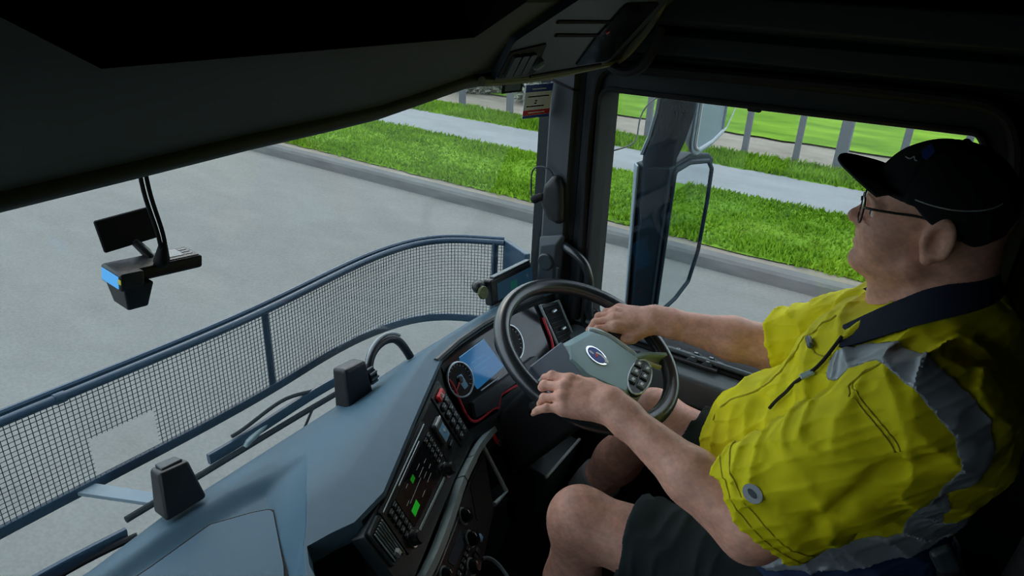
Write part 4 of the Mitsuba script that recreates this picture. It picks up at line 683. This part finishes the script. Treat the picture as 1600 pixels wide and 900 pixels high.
def head(P):
    s = P[:, 1] - YC; M = np.stack([P[:, 0], YC + np.abs(s), P[:, 2]], 1)       # mirrored half
    d = union([ell(P, (.018, YC, 2.305), (.098, .079, .09)), ell(P, (.056, YC, 2.245), (.064, .064, .082)), cone(M, (.03, YC + .05, 2.215), (.092, YC + .016, 2.193), .026, .02), ell(P, (.108, YC, 2.191), (.018, .02, .016)), ell(M, (.076, YC + .036, 2.245), (.032, .028, .034))], .022)
    d = smin(d, cone(M, (.097, YC + .042, 2.292), (.108, YC, 2.297), .012, .012), .014)
    d = smax(d, -ell(M, (.121, YC + .033, 2.279), (.020, .018, .0125)), .012)
    d = smin(d, union([cone(P, (.112, YC, 2.287), (.129, YC, 2.262), .0075, .010), ell(P, (.130, YC, 2.2585), (.0125, .0115, .0105)), ell(M, (.118, YC + .0125, 2.2535), (.011, .0075, .008))], .008), .009)
    d = smin(d, ell(P, (.103, YC, 2.234), (.019, .03, .022)), .014)
    d = smin(d, cone(M, (.104, YC + .022, 2.2285), (.1195, YC, 2.2345), .004, .0055), .006); d = smin(d, cone(M, (.104, YC + .020, 2.2255), (.1185, YC, 2.2195), .004, .007), .006)
    d = smax(d, -cone(M, (.102, YC + .025, 2.2265), (.1245, YC, 2.2275), .0016, .0022), .003)
    d = smax(d, -cone(M, (.110, YC + .018, 2.249), (.098, YC + .034, 2.224), .0015, .0015), .006)       # crease beside the mouth
    d = smin(d, union([cone(P, (-.012, YC, 2.235), (-.02, -1.205, 2.08), .064, .072), cone(P, (.052, YC, 2.183), (.03, YC, 2.10), .040, .052), ell(P, (-.036, YC, 2.215), (.036, .05, .045))], .02), .02)
    q = M - V3(.008, YC + .083, 2.268); k, w = math.cos(.18), math.sin(.18); q = np.stack([k * q[:, 0] - w * q[:, 2] * 0 + .06 * q[:, 2], q[:, 1] - .25 * (-q[:, 0]), q[:, 2]], 1)
    plate = np.sqrt((q[:, 0] / .019) ** 2 + (q[:, 2] / .033) ** 2 + (q[:, 1] / .009) ** 2); ear = (plate - 1) * .009
    ear = smax(ear, -ell(q, (.002, .009, .001), (.011, .008, .019)), .004)
    ring = np.sqrt(q[:, 0] ** 2 + (q[:, 2] / 1.72) ** 2) - .0165; ring = np.sqrt(ring ** 2 + (q[:, 1] - .004) ** 2) - .0042; ring = np.maximum(ring, -(q[:, 2] + .0 - (q[:, 0] * 0 - .022)))
    ear = smin(ear, ring * .8, .004); ear = smin(ear, ell(q, (.006, .003, -.029), (.008, .006, .0085)), .006); ear = smin(ear, ell(q, (.017, .003, -.004), (.005, .005, .007)), .004)
    return smin(d, ear, .007)
def hand_parts(W, d, u, thumb_side, curl, thumb=None):
    """Joint chains of a hand: W wrist, d towards the knuckles, u out of the back of the hand."""
    d = V3(*d); d /= np.linalg.norm(d); u = V3(*u); u -= d * (u @ d); u /= np.linalg.norm(u); l = np.cross(u, d) * thumb_side; W = V3(*W)
    out = []
    for (L_, off, up_), ph, c, spread, r in zip([(.090, .029, -.001), (.094, .008, .003), (.090, -.013, .001), (.081, -.032, -.005)], [(.041, .025, .020), (.045, .028, .021), (.042, .026, .020), (.034, .021, .018)], curl, (.10, .02, -.06, -.16), (.0098, .0098, .0092, .0082)):
        p = W + d * L_ + l * off + u * up_; pts = [p]; dirn = d * math.cos(spread) + l * math.sin(spread); a = 0.0
        for x, ang in zip(ph, c): a += math.radians(ang); p = p + x * (dirn * math.cos(a) - u * math.sin(a)); pts.append(p)
        out.append((pts, r))
    t0 = W + d * .022 + l * .026 - u * .006
    t = thumb or [(.030, .018, -.014), (.032, .006, -.010), (.026, .0, -.012)]; tp = [t0]
    for a, b, c in t: tp.append(tp[-1] + d * a + l * b + u * c)
    return W, d, u, l, out, tp
def hand(P, H):
    W, d, u, l, fingers, tp = H
    palm = union([cone(P, W + d * .004 + l * o * .55, pts[0] - u * .0035, .0185, .0138) for (pts, r), o in zip(fingers, (.022, .008, -.008, -.022))], .012)
    palm = smin(palm, cone(P, W + d * .03 + l * .018 - u * .012, W + d * .062 + l * .024 - u * .014, .017, .013), .014)
    palm = smin(palm, cone(P, W + d * .02 - l * .018 - u * .012, W + d * .06 - l * .026 - u * .012, .015, .012), .014)
    res = palm; fing = None
    for pts, r in fingers:
        f = union([cone(P, pts[0], pts[1], r * 1.08, r * .98), cone(P, pts[1], pts[2], r, r * .9), cone(P, pts[2], pts[3], r * .92, r * .76)], .003)
        f = smin(f, np.sqrt(((P - (pts[0] + u * .0035)) ** 2).sum(1)) - r * .98, .006); f = smin(f, np.sqrt(((P - (pts[1] + u * .0015)) ** 2).sum(1)) - r * .98, .004)
        fing = f if fing is None else smin(fing, f, .0022)
    th = union([cone(P, tp[0], tp[1], .0165, .0125), cone(P, tp[1], tp[2], .0115, .0105), cone(P, tp[2], tp[3], .0105, .0078)], .006)
    return smin(smin(res, fing, .0105), th, .008)
# joints
EL, WL = (.135, -.945, 1.805), (.432, -1.028, 1.872)
ER, WR = (.235, -1.465, 1.862), (.500, -1.388, 1.884)
HL = hand_parts(WL, (.93, .17, .02), (-.12, .42, .9), 1.0 if np.cross(V3(-.12, .42, .9), V3(.93, .17, .02))[1] < 0 else -1.0, [(14, 34, 26), (20, 42, 32), (26, 44, 34), (12, 22, 18)])
HR = hand_parts(WR, (.84, .46, -.02), (-.15, .28, .94), 1.0 if np.cross(V3(-.15, .28, .94), V3(.84, .46, -.02))[1] > 0 else -1.0, [(14, 26, 20), (22, 44, 34), (26, 48, 36), (30, 46, 36)])
def arm(P, S_, E_, W_, H):
    d = union([cone(P, S_, E_, .06, .05), cone(P, E_, V3(*E_) * .62 + V3(*W_) * .38, .052, .047), cone(P, V3(*E_) * .62 + V3(*W_) * .38, W_, .046, .0265), cone(P, V3(*E_) * .12 + V3(*W_) * .88 - H[3] * .011, V3(*W_) - H[3] * .011, .024, .021), cone(P, V3(*E_) * .12 + V3(*W_) * .88 + H[3] * .011, V3(*W_) + H[3] * .011, .024, .021)], .02)
    return smin(d, hand(P, H), .016)
KL, KR, HPL, HPR = (.445, -.99, 1.612), (.458, -1.375, 1.638), (-.06, -1.09, 1.585), (-.06, -1.31, 1.585)
AL, AR = (.475, -.99, 1.15), (.70, -1.375, 1.17)
def leg(P, Hp, K, A, toe):
    d = union([cone(P, Hp, K, .095, .060), ell(P, V3(*K) + V3(.012, 0, .006), (.056, .054, .062)), cone(P, K, V3(*K) * .65 + V3(*A) * .35, .054, .055), cone(P, V3(*K) * .65 + V3(*A) * .35, A, .053, .036)], .03)
    return smin(d, cone(P, A, toe, .035, .03), .02)
def body(P):
    d = boxed(P, head, (-.1, -1.32, 2.1), (.15, -1.12, 2.41))
    d = smin(d, boxed(P, lambda Q: arm(Q, (-.03, -1.0, 2.03), EL, WL, HL), (-.09, -1.12, 1.74), (.62, -.87, 2.1)), .02)
    d = smin(d, boxed(P, lambda Q: arm(Q, (-.03, -1.4, 2.03), ER, WR, HR), (-.09, -1.53, 1.78), (.68, -1.25, 2.1)), .02)
    d = np.minimum(d, boxed(P, lambda Q: leg(Q, HPL, KL, AL, (.60, -.99, 1.125)), (-.16, -1.19, 1.08), (.66, -.89, 1.71)))
    d = np.minimum(d, boxed(P, lambda Q: leg(Q, HPR, KR, AR, (.82, -1.375, 1.17)), (-.16, -1.42, 1.08), (.88, -1.2, 1.72)))
    return smin(d, boxed(P, lambda Q: union([ell(Q, (.0, -1.2, 1.98), (.12, .2, .16)), ell(Q, (.04, -1.2, 1.75), (.16, .17, .17)), cone(Q, (-.03, -1.03, 2.05), (-.03, -1.37, 2.05), .055, .055)], .05), (-.17, -1.45, 1.55), (.23, -.95, 2.16)), .02)
skin = lambda p, n, uv: mix((0.54, 0.235, 0.16), (0.80, 0.455, 0.335), dr.clip(0.6 * fbm(p.x * 28, p.y * 28, p.z * 28, 4) + 0.4 * noise(p.x * 210, p.y * 210, p.z * 210) + 0.0, 0, 1)) * (0.86 + 0.28 * noise(p.x * 75, p.y * 75, p.z * 75))
principled('skin', proc(skin), 0.5, specular=0.4)
hivis = lambda p, n, uv: mix((0.66, 0.60, 0.006), (0.80, 0.72, 0.012), noise(p.x * 40, p.y * 40, p.z * 40))
principled('hi_vis', proc(hivis), 0.75, two=True, specular=0.15, sheen=0.2)
principled('hi_vis_seam', (0.42, 0.37, 0.01), 0.85)
principled('navy', (0.008, 0.015, 0.035), 0.85); principled('navy_shirt', (0.012, 0.035, 0.10), 0.85)
principled('tape', (0.30, 0.34, 0.36), 0.4, metallic=0.2); principled('shorts_cloth', (0.014, 0.024, 0.024), 0.9); principled('cap_cloth', (0.004, 0.005, 0.008), 0.9)
principled('sock', (0.25, 0.25, 0.25), 0.95); principled('eye_white', (0.75, 0.72, 0.68), 0.2); principled('iris', (0.05, 0.09, 0.12), 0.1); principled('nail', (0.62, 0.40, 0.33), 0.3)
scene['lens'] = {'type': 'thindielectric', 'int_ior': 1.5}
man_ = thing('person', 'man in yellow hi-vis shirt and black cap, sitting with both hands on the wheel', 'person')
scene['person__body'] = mikit.ply(polygonize(body, (-.18, -1.56, 1.06), (.90, -.86, 2.42), .0032), 'skin', smooth=True)
# clothes
ADL = V3(*EL) - V3(-.03, -1.0, 2.05); ADL /= np.linalg.norm(ADL); ADR = V3(*ER) - V3(-.02, -1.40, 2.05); ADR /= np.linalg.norm(ADR)
SL, SR = V3(.135, -.947, 1.853), V3(.215, -1.452, 1.884)
def folds(P):
    n1 = meshkit.noise(P * V3(14, 14, 26) + 3) - .5; n2 = meshkit.noise(P * V3(34, 22, 40) + 9) - .5; n3 = 1 - np.abs(2 * meshkit.noise((P @ np.array([[.6, .3, .74], [-.2, .95, -.2], [.77, .0, -.63]])) * V3(9, 9, 26) + 5) - 1)
    n4 = 1 - np.abs(2 * meshkit.noise((P @ np.array([[.8, -.1, .6], [.2, .95, -.1], [-.55, .2, .8]])) * V3(16, 20, 60) + 11) - 1)
    return .008 * n1 + .0015 * n2 - .009 * n3 ** 3 - .0035 * n4 ** 4
def shirt(P):
    t = union([ell(P, (-.005, -1.2, 1.965), (.175, .222, .18)), ell(P, (.075, -1.2, 1.79), (.215, .205, .17)), ell(P, (.03, -1.2, 1.64), (.215, .21, .12)), ell(P, (.075, -1.2, 1.665), (.20, .19, .085)), cone(P, (-.045, -1.03, 2.06), (-.045, -1.37, 2.06), .088, .088), cone(P, (-.05, -1.205, 2.06), (-.04, -1.21, 2.10), .10, .085)], .05)
    a = smax(cone(P, (-.03, -1.0, 2.052), SL + ADL * .04, .090, .090), (P - SL) @ ADL, .004); b = smax(cone(P, (-.02, -1.40, 2.05), SR + ADR * .04, .086, .078), (P - SR) @ ADR, .004)
    a = smax(a, -cone(P, SL - ADL * .03, SL + ADL * .1, .068, .080), .004); b = smax(b, -cone(P, SR - ADR * .03, SR + ADR * .1, .058, .068), .004)
    return smax(smin(smin(t, a, .014), b, .03), -chain(P, [(-.085, -.915, 2.07), (-.05, -.90, 2.045), (-.012, -.897, 2.015), (.024, -.89, 1.95), (.045, -.887, 1.915)], .013), .020) + folds(P)
# belt band: lower at the front, higher at the back
belt = lambda P: .87 * (P[:, 2] - np.interp(P[:, 0], [-.25, -.07, .04, .12, .20, .32], [1.90, 1.818, 1.758, 1.724, 1.71, 1.70]))
neck_hole = lambda P: cone(P, (-.012, YC, 2.30), (.0, -1.215, 2.10), .060, .072)
def yellow(P): return smax(smax(shirt(P), -belt(P) - .02, .004), -neck_hole(P), .006)
SB = ((-.24, -1.56, 1.46), (.34, -.82, 2.26))
sh_ = 'person__shirt'; scene[sh_] = mikit.ply(polygonize(yellow, *SB, .0048), 'hi_vis', smooth=True)
labels[sh_] = {'label': 'yellow hi-vis work shirt with short sleeves'}
low = lambda P: smax(smax(shirt(P) + .001, belt(P) + .018, .004), -(P[:, 2] - 1.53), .01)
k = add('lower_panel', polygonize(low, *SB, .006), 'navy_shirt', True, sh_); note(k, 'navy lower panel of the shirt')
def band(name, fn, h=.0042): return add(name, polygonize(fn, *SB, h), 'tape', 30, sh_)
band('reflective_tape', lambda P: smax(shirt(P) - .0028, np.abs(belt(P)) - .027, .001))
TAPE = [(.088, -1.047, 2.078), (.06, -1.05, 2.107), (.029, -1.024, 2.143), (-.011, -.971, 2.148), (-.055, -.949, 2.128), (-.095, -.942, 2.098), (-.118, -.935, 2.05), (-.108, -.95, 1.99), (-.095, -.985, 1.92), (-.088, -1.024, 1.86)]
TAPE2 = [(.11, -1.33, 2.06), (.03, -1.37, 2.145), (-.05, -1.41, 2.13), (-.12, -1.43, 2.05), (-.11, -1.40, 1.95)]
for tp_, w_ in ((TAPE, .027), (TAPE2, .026)): band('reflective_tape', lambda P, t=tp_, w_=w_: smax(smax(shirt(P) - .0028, chain(P, t, w_), .001), -belt(P) - .01, .001))
def on_shirt(pts, off=.0015, n=30, fn=None, relax=0):
    """A line laid onto the shirt's surface."""
    fn = fn or shirt; p = spline(pts, n)
    for _ in range(14):
        d = fn(p); e = .002; g = np.stack([fn(p + e * np.eye(3)[k]) - d for k in range(3)], 1) / e; g /= np.maximum(np.linalg.norm(g, axis=1, keepdims=True), .3); p = p - (d - off)[:, None] * g * .8
    for _ in range(relax): p[1:-1] = .5 * p[1:-1] + .25 * (p[:-2] + p[2:])
    return p

STITCH = 'hi_vis_seam'
def seam(pts, gap=.006, n=30):
    pts = np.array(pts); 
    for o in (0, gap): add('seam', tube(on_shirt(pts + V3(o, 0, -o * .6), .0008, n), .0012, 5), STITCH, True, sh_)
seam([(.055, -.967, 2.095), (.033, -.939, 2.087), (-.007, -.908, 2.071), (-.024, -.901, 2.056)]); seam([(.017, -.988, 2.14), (.039, -.985, 2.12), (.055, -.967, 2.095)])
hp = []
e1 = np.cross(ADL, [0, 0, 1]); e1 /= np.linalg.norm(e1); e2 = np.cross(ADL, e1)
for off_ in (.012, .030): add('seam', tube(on_shirt([SL - ADL * off_ + .092 * (math.cos(t) * e1 + math.sin(t) * e2) for t in np.linspace(0, 2 * math.pi, 25)[:-1]], .0006, 60), .0011, 5), STITCH, True, sh_)
def on_normal(p):
    p = on_shirt([p, np.array(p) + V3(.001, 0, 0)], .0, 2)[0]; e = .004; g = np.array([shirt((p + e * np.eye(3)[k])[None])[0] - shirt((p - e * np.eye(3)[k])[None])[0] for k in range(3)]); return Frame(p, np.cross(g, V3(.3, .1, -.9)), g)
bf = on_normal((.133, -.871, 1.927)); ov = affinity.scale(sg.Point(0, 0).buffer(1, quad_segs=10), .016, .012)
bd = add('sleeve_badge', bf(prism(ov, .002, .001)), 'light_plastic', 30, sh_); note(bd, 'small oval grey badge on the sleeve'); add('badge_mark', bf(prism(affinity.scale(ov, .55, .35), .0006, .003)), 'grey_plastic', False, bd)
pf_ = on_normal((.140, -1.126, 2.063)); pk = add('pocket_button', pf_(hull([(-.012, 0, .002), (.012, 0, .002)], .0055)), 'grey_plastic', 35, sh_)
add('pocket_flap', tube(on_shirt([(.150, -1.16, 2.05), (.135, -1.12, 2.055), (.11, -1.09, 2.06), (.100, -1.08, 2.075)], .001, 20), .0013, 5), STITCH, True, sh_)
add('placket', tube(on_shirt([(.112, -1.17, 2.10), (.158, -1.165, 2.03), (.21, -1.155, 1.93), (.262, -1.15, 1.84)], .0005, 24), .0022, 6), STITCH, True, sh_)
ly = add('lanyard', tube(on_shirt([(.090, -1.085, 2.105), (.105, -1.074, 2.070), (.121, -1.063, 2.040), (.142, -1.075, 2.0), (.158, -1.095, 1.968), (.170, -1.09, 1.938)], .005, 30, None, 12), .0028, 6), 'matte_black', True, man_); note(ly, 'thin black lanyard lying across the chest')
add('clip', on_normal((.123, -1.062, 2.036))(move(rbox((.012, .022, .005), .002), 0, 0, .006)), 'satin', 35, ly)
low_e = [(.088, -1.075, 2.098), (.045, -1.082, 2.126), (.0, -1.098, 2.156), (-.045, -1.128, 2.176), (-.078, -1.17, 2.188), (-.088, -1.215, 2.193)]
top_e = [(.100, -1.125, 2.108), (.062, -1.134, 2.143), (.012, -1.142, 2.184), (-.035, -1.155, 2.211), (-.066, -1.18, 2.224), (-.076, -1.215, 2.228)]
mir = lambda L: L + [(x, -2.43 - y, z) for x, y, z in L[-2::-1]]
lo_, to_ = spline(mir(low_e), 60), spline(mir(top_e), 60); ax = V3(0, -1.215, 0); inn = lambda q, d: q + (ax - q) * V3(1, 1, 0) / np.linalg.norm((ax - q) * V3(1, 1, 0), axis=1, keepdims=True) * d
lo_ = lo_ + V3(0, 0, .0); lo_ = inn(lo_, -.007) + V3(0, 0, .002); ring_ = np.stack([lo_ - V3(0, 0, .004), to_ - .25 * (to_ - inn(to_, .006)), inn(to_, .009), inn(lo_, .016) - V3(0, 0, .012)], 1)
cl_ = add('collar', loft(ring_), 'navy', 50, sh_); note(cl_, 'dark navy collar')
# shorts, socks and boots
def thigh(P, H_, K_): return cone(P, H_, K_, .118, .080)
TD = {}
def shorts(P):
    d = ell(P, (-.06, -1.2, 1.585), (.15, .215, .12))
    for H_, K_, hx in ((HPL, KL, .352), (HPR, KR, .358)):
        t = V3(*K_) - V3(*H_); t /= np.linalg.norm(t); h = V3(*H_) + t * (hx - H_[0]) / t[0]; c = smax(thigh(P, H_, K_), (P - h) @ t, .003); c = smax(c, -cone(P, h - t * .03, h + t * .1, .070, .078), .003); d = smin(d, c, .03)
    n1 = meshkit.noise(P * V3(40, 22, 16) + 21) - .5; n3 = 1 - np.abs(2 * meshkit.noise((P @ np.array([[1, 0, .2], [0, 1, 0], [-.2, 0, 1]])) * V3(30, 12, 9) + 2) - 1); return d + .008 * n1 - .006 * n3 ** 3
shk = add('shorts', polygonize(shorts, (-.24, -1.46, 1.40), (.40, -.90, 1.76), .005), 'shorts_cloth', True, man_); note(shk, 'dark green-black work shorts')
for A_, K_, toe in ((AL, KL, (.60, -.99, 1.125)), (AR, KR, (.82, -1.375, 1.17))):
    A_, K_, toe = V3(*A_), V3(*K_), V3(*toe); s_ = A_ + (K_ - A_) * .52
    add('sock', tube([A_ + (K_ - A_) * t for t in np.linspace(.26, .50, 6)], [.048, .053, .055, .057, .058, .057], 20), 'sock', 40, man_)
    add('boot', cat(hull([A_ + (K_ - A_) * .30, A_ + V3(-.01, 0, 0)], [.058, .05]), hull([A_ + V3(-.03, 0, -.02), A_ + V3(.02, 0, .0), toe], [.045, .05, .042])), 'rubber', 40, man_)
# cap
CC = V3(.02, YC, 2.308); CR = V3(.1, .089, .091)
capbase = lambda x: np.interp(x, [-.1, -.064, -.01, .02, .05, .09, .13], [2.236, 2.250, 2.274, 2.288, 2.311, 2.317, 2.317])
def cap(P):
    d = ell(P, CC, CR); d = smax(d, capbase(P[:, 0]) - P[:, 2], .004); d = smin(d, ell(P, (.012, YC, 2.399), (.006, .006, .004)), .004)
    a = np.arctan2(P[:, 1] - YC, P[:, 0] - .02); g = np.abs(((a / (math.pi / 3) + .5) % 1) - .5) * (math.pi / 3) * np.maximum(np.hypot(P[:, 1] - YC, P[:, 0] - .02), .004)
    return d + .0012 * np.exp(-(g / .0022) ** 2) + .002 * (meshkit.noise(P * 45) - .5)
cp = add('cap', polygonize(cap, (-.1, -1.33, 2.23), (.14, -1.11, 2.42), .0035), 'cap_cloth', True, man_); note(cp, 'black baseball cap with a blue patch')
br = []
for a in np.linspace(-1, 1, 33):
    ph = a * math.radians(64); x0, y0 = .02 + .094 * math.cos(ph), YC + .084 * math.sin(ph); z0 = float(capbase(x0)) + .011 - .004 * a * a; ln = .064 * (1 - .25 * a ** 4) * math.cos(ph * .55) + .002
    row = []
    for t in np.linspace(0, 1, 10): row.append((x0 + ln * t * math.cos(.36), y0 + .012 * math.sin(ph) * t, z0 + ln * t * math.sin(.36) + .005 * math.sin(math.pi * t) - .016 * a * a * t))
    br.append(row)
br = np.array(br); thk = V3(.001, 0, -.0028); bt = grid(br); bb_ = grid(br + thk, True); ed = np.concatenate([br[:, -1], br[::-1, 0]]); 
rim_ = grid(np.stack([np.vstack([br[0], br[1:, -1], br[-1, ::-1][1:], br[::-1, 0][1:]]), np.vstack([br[0], br[1:, -1], br[-1, ::-1][1:], br[::-1, 0][1:]]) + thk], 1))
principled('cap_brim', (0.004, 0.005, 0.008), 0.8, two=True)
add('brim', cat(bt, bb_, rim_), 'cap_brim', 40, cp)
dome = lambda P: ell(P, CC, CR)
add('piping', tube(on_shirt([(.051, -1.136, 2.322), (.025, -1.131, 2.319), (.001, -1.133, 2.318), (-.021, -1.139, 2.320), (-.042, -1.151, 2.325), (-.053, -1.163, 2.332)], .0004, 24, dome), .0011, 6), 'light_plastic', True, cp)
q4 = np.array([[(.063, -1.182, 2.382), (.058, -1.170, 2.375), (.052, -1.164, 2.373)], [(.058, -1.190, 2.388), (.053, -1.180, 2.384), (.048, -1.170, 2.379)], [(.054, -1.196, 2.391), (.049, -1.186, 2.388), (.045, -1.176, 2.384)]], float)
def patch_on(quad, off): q = np.array(quad, float).reshape(-1, 3); d = dome(q); e = .002; g = np.stack([dome(q + e * np.eye(3)[k]) - d for k in range(3)], 1) / e; return (q - (d - off)[:, None] * g)
P1 = patch_on(q4, .0022).reshape(3, 3, 3)
principled('blue_patch', (0.02, 0.07, 0.32), 0.6, two=True)
add('patch', grid(P1), 'blue_patch', True, cp)
sq = [(.081, -1.183, 2.371), (.078, -1.178, 2.371), (.074, -1.174, 2.373), (.071, -1.175, 2.376), (.068, -1.171, 2.372), (.064, -1.168, 2.371)]
add('embroidery', tube(on_shirt(sq, .001, 20, dome), .0011, 5), 'legend', True, cp)
# eyes and glasses
for s in (-1, 1):
    ey = add('eye', trimesh.Trimesh(_ico[2] * .0118 + V3(.0965, YC + s * .032, 2.279), trimesh.creation.icosphere(2).faces), 'eye_white', True, man_)
    add('iris', trimesh.Trimesh(_ico[2] * V3(.002, .0055, .0055) + V3(.1078, YC + s * .032, 2.279), trimesh.creation.icosphere(2).faces), 'iris', True, ey)
gs = add('glasses', tube([(.1265, YC - .009, 2.288), (.1285, YC, 2.291), (.1265, YC + .009, 2.288)], .0016, 8), 'black_plastic', True, man_); note(gs, 'dark thin framed glasses')
for s in (-1, 1):
    lp_ = affinity.scale(sg.box(-1, -1, 1, 1).buffer(-.45).buffer(.45, quad_segs=4), .0265, .0195); L3 = [(.1255 - .010 * ((a + .0265) / .053) ** 1.6, YC + s * (.0345 + a), 2.283 + b) for a, b in list(lp_.exterior.coords)[:-1]]
    add('rim', tube(L3, .0014, 6, True), 'black_plastic', True, gs)
    c_ = np.mean(L3, 0); add('lens', (np.vstack([L3, c_]), np.array([[i, (i + 1) % len(L3), len(L3)] for i in range(len(L3))])), 'lens', False, gs)
    add('temple', tube(spline([(.1155, YC + s * .061, 2.291), (.108, YC + s * .0715, 2.293), (.06, YC + s * .0775, 2.296), (.02, YC + s * .080, 2.294), (-.004, YC + s * .083, 2.278), (-.012, YC + s * .083, 2.262)], 24), .0019, 8), 'black_plastic', True, gs)
# finger nails
for H_ in (HL, HR):
    for pts, r in H_[4]:
        ax_ = pts[3] - pts[2]; ax_ /= np.linalg.norm(ax_); lt = H_[3] - ax_ * (H_[3] @ ax_); lt /= np.linalg.norm(lt); nn = np.cross(ax_, lt); nn *= np.sign(nn @ H_[2] + 1e-9) 
        add('nail', trimesh.Trimesh((_ico[2] * V3(.0062, .0052, .0016)) @ np.array([ax_, lt, nn]) + pts[3] + ax_ * .0005 + nn * r * .70, trimesh.creation.icosphere(2).faces), 'nail', True, 'person__body')
